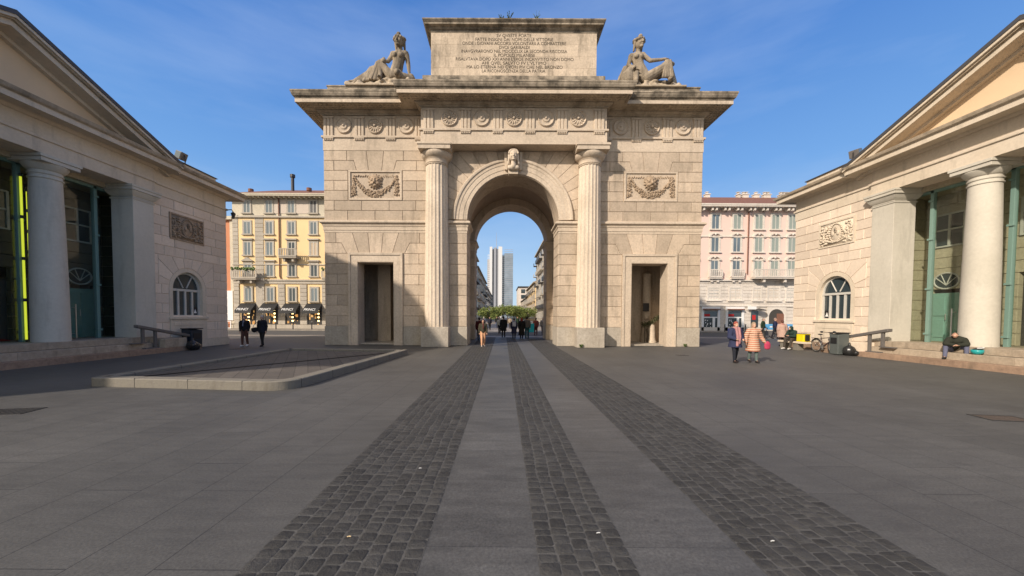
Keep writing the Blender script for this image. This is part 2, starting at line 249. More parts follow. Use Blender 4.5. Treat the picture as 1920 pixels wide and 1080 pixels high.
class MB:
    def __init__(s, T=None): s.v = []; s.f = []; s.T = T
    def add(s, vs, fs):
        o = len(s.v); s.v += [tuple(p) for p in vs]; s.f += [[i + o for i in f] for f in fs]; return s
    def box(s, x0, x1, y0, y1, z0, z1):
        return s.add([(x0, y0, z0), (x1, y0, z0), (x1, y1, z0), (x0, y1, z0), (x0, y0, z1), (x1, y0, z1), (x1, y1, z1), (x0, y1, z1)],
                     [(0, 3, 2, 1), (4, 5, 6, 7), (0, 1, 5, 4), (1, 2, 6, 5), (2, 3, 7, 6), (3, 0, 4, 7)])
    def cbox(s, c, d, M=None):
        x, y, z = [q / 2 for q in d]; vs = [Vector((a, b, e)) for e in (-z, z) for a, b in ((-x, -y), (x, -y), (x, y), (-x, y))]
        if M: vs = [M @ v for v in vs]
        return s.add([v + Vector(c) for v in vs], [(0, 3, 2, 1), (4, 5, 6, 7), (0, 1, 5, 4), (1, 2, 6, 5), (2, 3, 7, 6), (3, 0, 4, 7)])
    def prism(s, poly, d0, d1, P):
        n = len(poly)
        return s.add([P(a, b, d0) for a, b in poly] + [P(a, b, d1) for a, b in poly],
                     [list(range(n))[::-1], list(range(n, 2 * n))] + [(i, (i + 1) % n, n + (i + 1) % n, n + i) for i in range(n)])
    def block(s, poly, d0, d1, P, gap=0.010, ch=0.014):
        """dressed stone block: recessed joint and chamfered face"""
        a = inset(poly, gap); b = inset(poly, gap + ch); n = len(poly)
        return s.add([P(x, y, d0) for x, y in a] + [P(x, y, d1 - (1 if d1 > d0 else -1) * ch) for x, y in a] + [P(x, y, d1) for x, y in b],
                     [list(range(n))[::-1], list(range(2 * n, 3 * n))] + [(i, (i + 1) % n, n + (i + 1) % n, n + i) for i in range(n)] + [(n + i, n + (i + 1) % n, 2 * n + (i + 1) % n, 2 * n + i) for i in range(n)])
    def lathe(s, prof, c=(0, 0), seg=32, a0=0, a1=2 * PI):
        n = len(prof); full = abs(a1 - a0 - 2 * PI) < 1e-6; m_ = seg if full else seg + 1
        vs = []
        for i in range(m_):
            a = a0 + (a1 - a0) * i / seg
            for r, z in prof: vs.append((c[0] + r * math.cos(a), c[1] + r * math.sin(a), z))
        fs = []
        for i in range(seg):
            j = (i + 1) % m_
            for k in range(n - 1): fs.append((i * n + k, j * n + k, j * n + k + 1, i * n + k + 1))
        if full:
            fs.append([i * n for i in range(m_)][::-1]); fs.append([i * n + n - 1 for i in range(m_)])
        return s.add(vs, fs)
    def tube(s, pts, r, seg=8, cap=True):
        pts = [Vector(p) for p in pts]; n = len(pts); rs = r if isinstance(r, (list, tuple)) else [r] * n
        vs = []; prev = None
        for i, p in enumerate(pts):
            d = (pts[min(i + 1, n - 1)] - pts[max(i - 1, 0)]).normalized()
            if prev is None:
                a = d.orthogonal().normalized()
            else:
                a = prev - d * prev.dot(d); a = a.normalized() if a.length > 1e-6 else d.orthogonal().normalized()
            prev = a; b = d.cross(a)
            for k in range(seg):
                t = 2 * PI * k / seg; vs.append(p + (a * math.cos(t) + b * math.sin(t)) * rs[i])
        fs = [(i * seg + k, i * seg + (k + 1) % seg, (i + 1) * seg + (k + 1) % seg, (i + 1) * seg + k) for i in range(n - 1) for k in range(seg)]
        if cap: fs += [list(range(seg))[::-1], list(range((n - 1) * seg, n * seg))]
        return s.add(vs, fs)
    def ell(s, c, r, seg=12, rings=8, M=None):
        r = r if isinstance(r, (tuple, list)) else (r, r, r); c = Vector(c)
        vs = []
        for i in range(1, rings):
            t = PI * i / rings
            for k in range(seg):
                p = 2 * PI * k / seg; q = Vector((r[0] * math.sin(t) * math.cos(p), r[1] * math.sin(t) * math.sin(p), r[2] * math.cos(t)))
                vs.append(c + (M @ q if M else q))
        a = Vector((0, 0, r[2])); vs += [c + (M @ a if M else a), c - (M @ a if M else a)]
        T_, B_ = len(vs) - 2, len(vs) - 1; fs = []
        for i in range(rings - 2):
            for k in range(seg):
                a_, b_ = i * seg + k, i * seg + (k + 1) % seg; fs.append((a_, a_ + seg, b_ + seg, b_))
        for k in range(seg):
            fs.append((T_, k, (k + 1) % seg)); o = (rings - 2) * seg; fs.append((B_, o + (k + 1) % seg, o + k))
        return s.add(vs, fs)
    def cap(s, a, b, ra, rb=None, seg=12):
        """tapered capsule"""
        rb = ra if rb is None else rb; a = Vector(a); b = Vector(b); d = b - a; L = d.length
        if L < 1e-6: return s.ell(a, ra)
        d.normalize(); pts = []; rs = []
        for k in (1.0, .92, .7, .38): pts.append(a - d * ra * k); rs.append(max(ra * math.sqrt(max(0, 1 - k * k)), 1e-4))
        pts += [a, b]; rs += [ra, rb]
        for k in (.38, .7, .92, 1.0): pts.append(b + d * rb * k); rs.append(max(rb * math.sqrt(max(0, 1 - k * k)), 1e-4))
        return s.tube(pts, rs, seg)
    def sweep(s, prof, path, closed=True):
        """prof: closed polygon of (out, z); path: plan points, outside on the right hand when walked"""
        n = len(path); k = len(prof); vs = []
        for i in range(n):
            p = Vector(path[i]); a = Vector(path[(i - 1) % n]); b = Vector(path[(i + 1) % n])
            if not closed and i == 0: a = p - (b - p)
            if not closed and i == n - 1: b = p + (p - a)
            d1 = (p - a).normalized(); d2 = (b - p).normalized(); n1 = Vector((d1.y, -d1.x)); n2 = Vector((d2.y, -d2.x))
            w = n1 + n2; w = w / max(1e-6, w.dot(n1)) if w.length > 1e-6 else n1
            for o, z in prof: q = p + w * o; vs.append((q.x, q.y, z))
        fs = []
        for i in range(n if closed else n - 1):
            j = (i + 1) % n
            for q in range(k): fs.append((i * k + q, i * k + (q + 1) % k, j * k + (q + 1) % k, j * k + q))
        if not closed: fs += [list(range(k)), list(range((n - 1) * k, n * k))[::-1]]
        return s.add(vs, fs)
    def archwall(s, cx, zs, r, x0, x1, zt, d0, d1, P, seg=40):
        """wall panel with a half-round opening of radius r springing at zs"""
        c1 = math.atan2(zt - zs, x1 - cx); c2 = math.atan2(zt - zs, x0 - cx)
        an = sorted(set([PI * i / seg for i in range(seg + 1)] + [c1, c2])); ins = []; outs = []
        for a in an:
            ca, sa = math.cos(a), math.sin(a); ins.append((cx + r * ca, zs + r * sa)); t = 1e9
            if ca > 1e-9: t = min(t, (x1 - cx) / ca)
            if ca < -1e-9: t = min(t, (x0 - cx) / ca)
            if sa > 1e-9: t = min(t, (zt - zs) / sa)
            outs.append((cx + t * ca, zs + t * sa))
        n = len(an); vs = []
        for d in (d0, d1): vs += [P(a, b, d) for a, b in ins] + [P(a, b, d) for a, b in outs]
        fs = []
        for i in range(n - 1):
            fs += [(i, i + 1, n + i + 1, n + i), (2 * n + i, 3 * n + i, 3 * n + i + 1, 2 * n + i + 1), (i, 2 * n + i, 2 * n + i + 1, i + 1), (n + i, n + i + 1, 3 * n + i + 1, 3 * n + i)]
        fs += [(0, n, 3 * n, 2 * n), (n - 1, 3 * n - 1, 4 * n - 1, 2 * n - 1)]
        fs[-1] = (n - 1, 2 * n + n - 1, 3 * n + n - 1, n + n - 1)
        return s.add(vs, fs)
    def mesh(s, name):
        T = s.T; me = bpy.data.meshes.new(name)
        me.from_pydata([T(*p) for p in s.v] if T else s.v, [], s.f); me.update()
        bm = bmesh.new(); bm.from_mesh(me); bmesh.ops.recalc_face_normals(bm, faces=bm.faces); bm.to_mesh(me); bm.free()
        return me
    def out(s, name, mat, parent=None, smooth=False, bevel=0, auto=None):
        me = s.mesh(name); me.materials.append(mat)
        if smooth:
            me.polygons.foreach_set('use_smooth', [True] * len(me.polygons))
            if auto: me.set_sharp_from_angle(angle=R(auto))
        o = link(name, me, parent)
        if bevel:
            b = o.modifiers.new('bevel', 'BEVEL'); b.width = bevel; b.segments = 2; b.limit_method = 'ANGLE'; b.angle_limit = R(40)
        return o
    def blob(s, name, mat, parent=None, voxel=0.02, sm=3, sub=False):
        """fuses all overlapping pieces into ONE continuous surface"""
        me = s.mesh(name); tmp = bpy.data.objects.new('tmp', me); COL.objects.link(tmp)
        r = tmp.modifiers.new('r', 'REMESH'); r.mode = 'VOXEL'; r.voxel_size = voxel
        q = tmp.modifiers.new('s', 'SMOOTH'); q.factor = 0.5; q.iterations = sm
        dg = bpy.context.evaluated_depsgraph_get(); me2 = bpy.data.meshes.new_from_object(tmp.evaluated_get(dg))
        bpy.data.objects.remove(tmp); bpy.data.meshes.remove(me); me2.name = name
        me2.materials.clear(); me2.materials.append(mat)
        me2.polygons.foreach_set('use_smooth', [True] * len(me2.polygons))
        return link(name, me2, parent)

def inset(poly, d):
    n = len(poly); ar = sum(poly[i][0] * poly[(i + 1) % n][1] - poly[(i + 1) % n][0] * poly[i][1] for i in range(n))
    sg = 1 if ar > 0 else -1; out = []
    for i in range(n):
        p = Vector(poly[i]); a = Vector(poly[i - 1]); b = Vector(poly[(i + 1) % n])
        d1 = (p - a).normalized(); d2 = (b - p).normalized(); n1 = Vector((-d1.y, d1.x)) * sg; n2 = Vector((-d2.y, d2.x)) * sg
        w = n1 + n2; dd = max(0.35, w.dot(n1)) if w.length > 1e-6 else 1; w = w / dd if w.length > 1e-6 else n1
        out.append((p.x + w.x * d, p.y + w.y * d))
    return out
def rect(a0, a1, b0, b1): return [(a0, b0), (a1, b0), (a1, b1), (a0, b1)]
def text_mesh(body, size, mat, name, parent, loc, rot, extrude=0.004, width=None, align='CENTER', bold=0.0):
    cu = bpy.data.curves.new('t', 'FONT'); cu.body = body; cu.size = size; cu.align_x = align; cu.align_y = 'CENTER'; cu.extrude = extrude; cu.space_line = 1.0; cu.offset = bold
    tmp = bpy.data.objects.new('t', cu); COL.objects.link(tmp)
    dg = bpy.context.evaluated_depsgraph_get(); me = bpy.data.meshes.new_from_object(tmp.evaluated_get(dg)); bpy.data.objects.remove(tmp)
    xs = [v.co.x for v in me.vertices]
    k = (width / (max(xs) - min(xs))) if width else 1
    M = Matrix.Translation(loc) @ rot.to_matrix().to_4x4() @ Matrix.Diagonal((k, 1, 1, 1))
    me.transform(M); me.materials.clear(); me.materials.append(mat); me.name = name
    return me
from mathutils import Euler
FRONT = Euler((PI / 2, 0, 0))
def join_meshes(ms, name):
    bm = bmesh.new()
    for q in ms: bm.from_mesh(q)
    me = bpy.data.meshes.new(name); bm.to_mesh(me); bm.free(); me.materials.append(ms[0].materials[0]); return me

# ================================================================ GROUND
def ground_sheet(name, x0, x1, y0, y1, z, mat, poly=None):
    M = MB()
    if poly: M.add([(a, b, z) for a, b in poly], [list(range(len(poly)))])
    else: M.add([(x0, y0, z), (x1, y0, z), (x1, y1, z), (x0, y1, z)], [(0, 1, 2, 3)])
    return tag(M.out(name, mat), kind='structure')
ground_sheet('ground', -1500, 1500, -300, 3000, -0.02, S['asphalt'])
ground_sheet('square_paving', -42, 44, -14, 34.2, 0.0, S['flags'])
ground_sheet('pavement_strip', -42, 44, 31.6, 33.4, 0.004, S['pave'])
ground_sheet('road', -60, 60, 34.2, 42.6, -0.006, S['asphalt'])
kb = MB(); kb.box(-60, -9.5, 42.6, 46.2, -0.02, 0.12); kb.box(11.6, 60, 42.6, 46.2, -0.02, 0.12)
tag(kb.out('pavement', S['pave'], bevel=0.02), kind='structure')
ground_sheet('street_paving', -9.5, 11.6, 42.6, 420, 0.004, S['pave'])
tag(MB().box(11.9, 14.3, 24.2, 34.0, 0.002, 0.006).out('gate_shadow_patch', S['asphalt']), kind='structure')  # dark sheet standing in for the gate's shadow on the paving
# the five bands running to the gate: three of setts, two of slabs
BX = [-1.885, -0.605, 0.275, 0.99, 1.90, 3.20]
def gy(x): return x
ground_sheet('slab_band', BX[1], BX[2], -3, 31.6, 0.006, S['slab'])
ground_sheet('slab_band', BX[3], BX[4], -3, 31.6, 0.006, S['slab'])
def sett_band(x0, x1, seed):
    rnd = random.Random(seed); J = MB(); J.add([(x0, -3, 0.0085), (x1, -3, 0.0085), (x1, 31.6, 0.0085), (x0, 31.6, 0.0085)], [(0, 1, 2, 3)])
    jo = J.out('sett_band', S['joint']); tag(jo, kind='structure')
    M = MB(); nc = max(4, round((x1 - x0) / .135)); cw = (x1 - x0) / nc
    wob = lambda yy, c: 0.010 * math.sin(yy * 1.9 + seed + c * .7) + 0.007 * math.sin(yy * 5.3 + c)
    for c in range(nc):
        y = 2.0 + rnd.uniform(0, .1); xa = x0 + c * cw; xb = xa + cw
        while y < 31.5:
            h = rnd.uniform(.09, .165); g = rnd.uniform(.0045, .0085); zt = 0.0125 + rnd.uniform(-.0015, .0025); t = rnd.uniform(-.002, .002); t2 = rnd.uniform(-.002, .002)
            j = lambda: rnd.uniform(-.006, .006)
            ka = 0 if c == 0 else 1; kb_ = 0 if c == nc - 1 else 1
            cs = [(xa + g + wob(y, c) * ka + j() * .7, y + g + j()), (xb - g + wob(y, c + 1) * kb_ + j() * .7, y + g + j()), (xb - g + wob(y + h, c + 1) * kb_ + j() * .7, y + h - g + j()), (xa + g + wob(y + h, c) * ka + j() * .7, y + h - g + j())]
            cx = (xa + xb) / 2; cy = y + h / 2; oct_ = []
            for i in range(4):
                p = cs[i]; pn = cs[(i + 1) % 4]; q1 = rnd.uniform(.06, .16); q2 = rnd.uniform(.06, .16)
                oct_.append((p[0] * (1 - q1) + pn[0] * q1, p[1] * (1 - q1) + pn[1] * q1)); oct_.append((p[0] * q2 + pn[0] * (1 - q2), p[1] * q2 + pn[1] * (1 - q2)))
            def zz(p): return zt + t * (p[0] - cx) / .1 + t2 * (p[1] - cy) / .1
            inn = [(cx + (p - cx) * .90, cy + (q - cy) * .90) for p, q in oct_]
            vs = [(p, q, -.012) for p, q in oct_] + [(p, q, zz((p, q)) - .003) for p, q in oct_] + [(p, q, zz((p, q))) for p, q in inn]
            M.add(vs, [list(range(16, 24))] + [(i, (i + 1) % 8, 8 + (i + 1) % 8, 8 + i) for i in range(8)] + [(8 + i, 8 + (i + 1) % 8, 16 + (i + 1) % 8, 16 + i) for i in range(8)])
            y += h
    o = M.out('setts', S['sett'], smooth=True, auto=50); tag(o, kind='structure')
    return o
sett_band(BX[0], BX[1], 1); sett_band(BX[2], BX[3], 2); sett_band(BX[4], BX[5], 3)

# ================================================================ GATE
CX = 0.57; GY = 22.6
gate = thing('triumphal_arch', 'monumental beige stone city gate with one central arch and inscribed attic', 'city gate', (CX, 26.6, 0), wc=True)
def PF(a, b, d): return (CX + a, GY + 0.03 - d, b)       # facade: a right, b up, d towards the square
def XF(s): return (lambda a, b, d: (CX + s * a, GY + 0.03 - d, b))
core = MB()
def cb(a0, a1, y0, y1, z0, z1):
    for s in (-1, 1): core.box(CX + min(s * a0, s * a1), CX + max(s * a0, s * a1), y0, y1, z0, z1)
YF = GY + 0.03
for s in (1,):
    cb(9.46, 11.45, YF, 23.6, 0, 11.8); cb(4.0, 7.23, YF, 23.6, 0, 11.8); cb(7.23, 9.46, YF, 23.6, 5.1, 11.8)
    cb(2.80, 4.0, YF, 24.6, 0, 7.6)                      # front jamb piers
    cb(10.5, 11.45, 23.6, 30.6, 0, 11.8)                 # outer side wall
    cb(4.0, 10.5, 26.6, 30.6, 0, 11.8)                   # rear mass behind the side chambers
    cb(4.0, 10.5, 23.6, 26.6, 5.9, 11.8)                 # chamber ceiling
    cb(3.3, 4.0, 24.6, 25.0, 0, 7.6); cb(3.3, 4.0, 26.4, 28.6, 0, 7.6); cb(3.3, 4.0, 25.0, 26.4, 4.0, 7.6)
    cb(2.80, 4.0, 28.6, 30.6, 0, 7.6)
    cb(5.9, 6.4, 24.6, 26.6, 0, 5.9)                     # corner pier inside the chamber
idp = lambda y0: (lambda a, b, d: (CX + a, d, b))
core.archwall(0, 7.6, 2.80, -4.0, 4.0, 11.8, YF, 24.6, idp(0))
core.archwall(0, 7.6, 3.3, -4.0, 4.0, 11.8, 24.6, 28.6, idp(0))
core.archwall(0, 7.6, 2.80, -4.0, 4.0, 11.8, 28.6, 30.6, idp(0))
core.box(CX - 11.45, CX + 11.45, YF + .01, 30.58, 11.8, 14.0)
core.box(CX - 11.2, CX + 11.2, 22.9, 30.3, 14.0, 14.7)
core.out('masonry_core', S['gate'], gate)
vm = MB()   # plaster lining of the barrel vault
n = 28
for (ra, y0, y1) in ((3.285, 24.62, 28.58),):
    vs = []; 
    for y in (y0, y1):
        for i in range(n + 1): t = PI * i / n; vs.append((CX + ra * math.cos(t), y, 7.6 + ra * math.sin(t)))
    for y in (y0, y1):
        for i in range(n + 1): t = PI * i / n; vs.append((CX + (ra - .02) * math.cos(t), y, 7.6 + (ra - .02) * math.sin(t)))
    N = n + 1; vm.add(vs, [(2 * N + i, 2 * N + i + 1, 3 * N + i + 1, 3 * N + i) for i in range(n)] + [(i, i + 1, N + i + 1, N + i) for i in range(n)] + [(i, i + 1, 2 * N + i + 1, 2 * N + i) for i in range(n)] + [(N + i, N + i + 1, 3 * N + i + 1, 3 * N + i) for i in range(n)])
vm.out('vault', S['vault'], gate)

# rusticated facing. x in facade units from the axis (mirrored); the drawing is measured on one wing
WG = {1: MB(), -1: MB()}
def lx(z): return z            # helper kept for clarity
Z0 = 1.17; HL = (6.87 - 1.17) / 9.0; Z1 = 7.60; HU = (11.79 - 7.60) / 7.0
OX = 11.48; JO = 9.72 + 0.3      # outer edge, door frame outer
dc = 8.36; dh = 1.66             # door centre, half width of its surround
jo_l = 10.72; ji_l = 5.72; INN = 4.4
for s in (1, -1):
    P = XF(s); wing = WG[s]
    # lower zone
    for k in range(9):
        z0 = Z0 + k * HL; z1 = z0 + HL
        if k < 7:
            if k % 2 == 0: segs = [(dc + dh, jo_l), (jo_l, OX), (ji_l, dc - dh), (INN, ji_l)]
            else: segs = [(dc + dh, OX), (INN, dc - dh)]
            for a, b in segs: wing.block(rect(a, b, z0, z1), 0, .04, P)
    zA = Z0 + 7 * HL; zB = zA + HL; zC = zB + HL
    wing.block([(dc + dh + .10, zA), (OX, zA), (OX, zB), (dc + dh + .42, zB)], 0, .04, P)
    wing.block([(INN, zA), (dc - dh - .10, zA), (dc - dh - .42, zB), (INN, zB)], 0, .04, P)
    wing.block(rect(jo_l + .05, OX, zB, zC), 0, .04, P); wing.block(rect(INN, ji_l - .05, zB, zC), 0, .04, P)
    bt = [dc - dh - .10, dc - 1.02, dc - .35, dc + .35, dc + 1.02, dc + dh + .10]; tp = [0, dc - 1.42, dc - .47, dc + .47, dc + 1.42, 0]
    wing.block([(bt[0], zA), (bt[1], zA), (tp[1], zC), (ji_l - .05, zC), (ji_l - .05, zB), (dc - dh - .42, zB)], 0, .04, P)
    wing.block([(bt[4], zA), (bt[5], zA), (dc + dh + .42, zB), (jo_l + .05, zB), (jo_l + .05, zC), (tp[4], zC)], 0, .04, P)
    for i in (1, 2, 3): wing.block([(bt[i], zA), (bt[i + 1], zA), (tp[i + 1], zC), (tp[i], zC)], 0, .04, P)
    # upper zone
    PW = 1.66
    def row(k, xs):
        z0 = Z1 + k * HU
        for a, b in zip(xs[:-1], xs[1:]): wing.block(rect(a, b, z0, z0 + HU), 0, .04, P)
    row(0, [INN, 6.70, 8.38, 10.05, OX]); row(1, [INN, 5.90, 7.52, 9.20, 10.86, OX])
    for k in (2, 3, 4):
        z0 = Z1 + k * HU
        xs = [(INN, dc - PW), (dc + PW, OX)] if k != 3 else [(INN, 5.85), (5.85, dc - PW), (dc + PW, 10.86), (10.86, OX)]
        for a, b in xs: wing.block(rect(a, b, z0, z0 + HU), 0, .04, P)
    zA = Z1 + 5 * HU; zB = zA + HU; zC = zB + HU - .005
    wing.block(rect(10.86, OX, zA, zB), 0, .04, P); wing.block([(dc + 1.12, zA), (10.86, zA), (10.86, zB), (dc + 1.30, zB)], 0, .04, P)
    wing.block(rect(INN, 5.85, zA, zB), 0, .04, P); wing.block([(5.85, zA), (dc - 1.12, zA), (dc - 1.30, zB), (5.85, zB)], 0, .04, P)
    wing.block(rect(dc + 1.72, OX, zB, zC), 0, .04, P); wing.block(rect(INN, dc - 1.72, zB, zC), 0, .04, P)
    wing.block([(dc + .40, zA), (dc + 1.12, zA), (dc + 1.30, zB), (dc + 1.72, zB), (dc + 1.72, zC), (dc + .53, zC)], 0, .04, P)
    wing.block([(dc - 1.12, zA), (dc - .40, zA), (dc - .53, zC), (dc - 1.72, zC), (dc - 1.72, zB), (dc - 1.30, zB)], 0, .04, P)
    wing.block([(dc - .40, zA), (dc + .40, zA), (dc + .53, zC), (dc - .53, zC)], 0, .04, P)
    # jamb strips beside the arch, and the faces inside the passage
    PI_ = lambda a, b, d, s=s: (CX + s * (2.80 - d), a, b)
    PB_ = lambda a, b, d, s=s: (CX + s * (3.30 - d), a, b)
    PR_ = lambda a, b, d, s=s: (CX + s * a, 28.6 - d, b)
    for k in range(9):
        z0 = Z0 + k * HL
        wing.block(rect(2.78, 4.4, z0, z0 + HL), 0, .04, P)
        for a, b in ((YF - .02, 24.6),) if k % 2 else ((YF - .02, 23.7), (23.7, 24.6)): wing.block(rect(a, b, z0, z0 + HL), 0, .03, PI_)
        for a, b in ((28.6, 30.6),) if k % 2 else ((28.6, 29.5), (29.5, 30.6)): wing.block(rect(a, b, z0, z0 + HL), 0, .03, PI_)
        wing.block(rect(2.79, 3.3, z0, z0 + HL), 0, .03, PR_)
        if z0 > 3.6: wing.block(rect(24.6, 28.6, z0, z0 + HL), 0, .03, PB_)
        else: wing.block(rect(26.4, 28.6, z0, z0 + HL), 0, .03, PB_)
# spandrels: radial voussoirs between archivolt and architrave
RA = 3.66; zs = Z1 + .07; X1 = 4.4; ZT = 11.78
def outp(a):
    ca, sa = math.cos(a), math.sin(a); t = 1e9
    if ca > 1e-9: t = min(t, X1 / ca)
    if ca < -1e-9: t = min(t, -X1 / ca)
    if sa > 1e-9: t = min(t, (ZT - zs) / sa)
    return (t * ca, zs + t * sa)
cuts = [0, .16, .32, .47, .61, .745, .88, 1.02, 1.17, 1.33, 1.5]
corner = math.atan2(ZT - zs, X1)
for s in (1, -1):
    P = XF(s); wing = WG[s]
    for a, b in zip(cuts[:-1], cuts[1:]):
        arc = [(RA * math.cos(a + (b - a) * i / 4), zs + RA * math.sin(a + (b - a) * i / 4)) for i in range(5)]
        o = [outp(b)] + ([(X1, ZT)] if a < corner < b else []) + [outp(a)]
        wing.block(arc + o, 0, .04, P, gap=.008)
for s in (1, -1): WG[s].out('wall_facing', S['gate'], gate)
class PLB:
    def block(s_, poly, d0, d1, P, gap=.004): MB().block(poly, d0, d1, P, gap=gap).out('plinth', S['plinth'], gate)
pl = PLB()
for s in (1, -1):
    P = XF(s)
    for a, b in ((dc + dh, OX + .03), (INN - .05, dc - dh), (2.76, INN - .05)): pl.block(rect(a, b, 0, Z0), 0, .07, P, gap=.004)
    pl.block(rect(YF - .04, 24.6, 0, Z0), 0, .05, lambda a, b, d, s=s: (CX + s * (2.80 - d), a, b), gap=.003)
    pl.block(rect(28.58, 30.6, 0, Z0), 0, .05, lambda a, b, d, s=s: (CX + s * (2.80 - d), a, b), gap=.003)
    pl.block(rect(2.78, 3.3, 0, Z0), 0, .05, lambda a, b, d, s=s: (CX + s * a, 28.6 - d, b), gap=.003)
    pl.block(rect(GY, 30.6, 0, Z0), 0, .05, lambda a, b, d, s=s: (CX + s * (11.45 + d), a, b), gap=.003)
# side faces of the gate, rusticated in courses
for s in (1, -1):
    sf = MB()
    for k in range(16):
        z0 = Z0 + k * HL if k < 9 else Z1 + (k - 9) * HU; h = HL if k < 9 else HU
        o = 0 if k % 2 else .8
        a = GY
        for b in [22.6 + o + 1.6 * j for j in range(1, 6)] + [30.6]:
            b = min(b, 30.6)
            if b - a > .05: sf.block(rect(a, b, z0, z0 + h), 0, .03, lambda p, q, d, s=s: (CX + s * (11.45 + d), p, q))
            a = b
    sf.out('side_facing', S['gate'], gate)
# string course (impost band) and entablature
PL = lambda hw, yf, yb: [(CX - hw, yb), (CX - hw, yf), (CX + hw, yf), (CX + hw, yb)]
def rev(p): return p[::-1]
pr = [(-.25, 6.87), (.02, 6.87), (.02, 7.0), (.05, 7.01), (.05, 7.22), (.08, 7.24), (.10, 7.34), (.20, 7.42), (.22, 7.44), (.22, 7.53), (.17, 7.56), (.10, 7.60), (-.25, 7.60)]
for s in (1, -1):
    bd = MB()
    pth = [(CX + s * 2.80, 24.6), (CX + s * 2.80, GY), (CX + s * 11.48, GY), (CX + s * 11.48, 30.6)]
    if s < 0: pth = pth[::-1]
    bd.sweep(pr, pth, closed=False)
    pth = [(CX + s * 2.80, 30.6), (CX + s * 2.80, 28.6), (CX + s * 4.0, 28.6)]
    bd.out('impost_band', S['smooth'], gate); bd = MB()
    bd.sweep(pr, pth if s > 0 else pth[::-1], closed=False)
    bd.out('impost_band', S['smooth'], gate)
EP = [(-11.48, 30.6), (-11.48, 22.6), (-5.38, 22.6), (-5.38, 21.67), (5.38, 21.67), (5.38, 22.6), (11.48, 22.6), (11.48, 30.6)]
EP = [(CX + a, b) for a, b in EP]
ar = MB(); ar.sweep([(-.6, 11.79), (.02, 11.79), (.02, 12.52), (.0, 12.53), (-.6, 12.53)], EP)
ar.box(CX - 4.9, CX + 4.9, 22.2, 22.75, 11.80, 12.5)
ar.out('architrave', S['smooth'], gate)
tn = MB(); tn.sweep([(-.3, 12.53), (.09, 12.53), (.10, 12.545), (.10, 12.64), (.08, 12.65), (-.3, 12.65)], EP); tn.out('taenia', S['smooth'], gate)
fz = MB(); fz.sweep([(-.3, 12.65), (0, 12.65), (0, 13.85), (-.3, 13.85)], EP); fz.out('frieze', S['smooth'], gate)
# cornice: bed mould, hanging soffit, corona, cyma
co = MB()
co.sweep([(-.3, 13.85), (.09, 13.85), (.10, 13.93), (.16, 13.95), (.28, 14.02), (.30, 14.10), (-.3, 14.10)], EP)
co.sweep([(-.3, 14.10), (1.02, 14.10), (1.02, 14.03), (1.08, 14.03), (1.08, 14.25), (-.3, 14.25)], EP)
cy = MB(); cy.sweep([(-.3, 14.252), (1.09, 14.252), (1.11, 14.27), (1.11, 14.32), (1.15, 14.33), (1.19, 14.36), (1.24, 14.47), (1.26, 14.56), (1.28, 14.57), (1.28, 14.66), (.2, 14.72), (-.3, 14.72)], EP); cy.out('cymatium', S['grime'], gate)
co.out('cornice', S['dirty'], gate)
cf = MB(); cf.sweep([(1.0, 14.06), (1.095, 14.045), (1.095, 14.235), (1.0, 14.235)], EP); cf.out('corona', S['smooth'], gate)
# carved soffit under the corona
so = MB(); rnd = random.Random(3)
def soffit(a0, a1, yf, step=.235):
    n = int((a1 - a0) / step)
    for i in range(n):
        a = a0 + (i + .5) * (a1 - a0) / n
        for q in (0.42, .66, .88):
            so.cbox((CX + a + rnd.uniform(-.02, .02), yf - q, 14.075), (rnd.uniform(.09, .17), rnd.uniform(.10, .17), .05), Matrix.Rotation(rnd.uniform(0, 1.5), 3, 'Z'))
so.sweep([(.34, 14.078), (.96, 14.078), (.96, 14.094), (.34, 14.094)], EP)
soffit(-12.5, -6.5, 22.6); soffit(6.5, 12.5, 22.6); soffit(-6.3, 6.3, 21.67)
for s in (1, -1):
    for j in range(28):
        for q in (.42, .66, .88): so.cbox((CX + s * (11.48 + q), 22.6 + j * .25, 14.075), (.13, .13, .05), Matrix.Rotation(rnd.uniform(0, 1.5), 3, 'Z'))
so.out('carved_soffit', S['dirty'], gate)

# triglyphs with guttae, medallions
def triglyph(a, yf, h=1.16, w=.60):
    M = MB(); z0 = 12.65; x0 = CX + a - w / 2
    M.box(x0, x0 + w, yf - .03, yf + .02, z0, z0 + h); M.box(x0 - .02, x0 + w + .02, yf - .075, yf + .01, z0 + h - .13, z0 + h)
    for i in range(3):
        c = x0 + w * (i + .5) / 3; b = w / 3 * .5 - .035
        M.add([(c - b, yf - .08, z0), (c + b, yf - .08, z0), (c + b + .025, yf - .02, z0), (c - b - .025, yf - .02, z0),
               (c - b, yf - .08, z0 + h - .15), (c + b, yf - .08, z0 + h - .15), (c + b + .025, yf - .02, z0 + h - .15), (c - b - .025, yf - .02, z0 + h - .15)],
              [(0, 3, 2, 1), (4, 5, 6, 7), (0, 1, 5, 4), (1, 2, 6, 5), (2, 3, 7, 6), (3, 0, 4, 7)])
    M.box(x0, x0 + w, yf - .09, yf - .02, 12.47, 12.528)
    for i in range(6):
        c = x0 + w * (i + .5) / 6; M.lathe([(0.038, 12.375), (.026, 12.468)], (c, yf - .055), 8)
    M.out('triglyph', S['smooth'], gate)
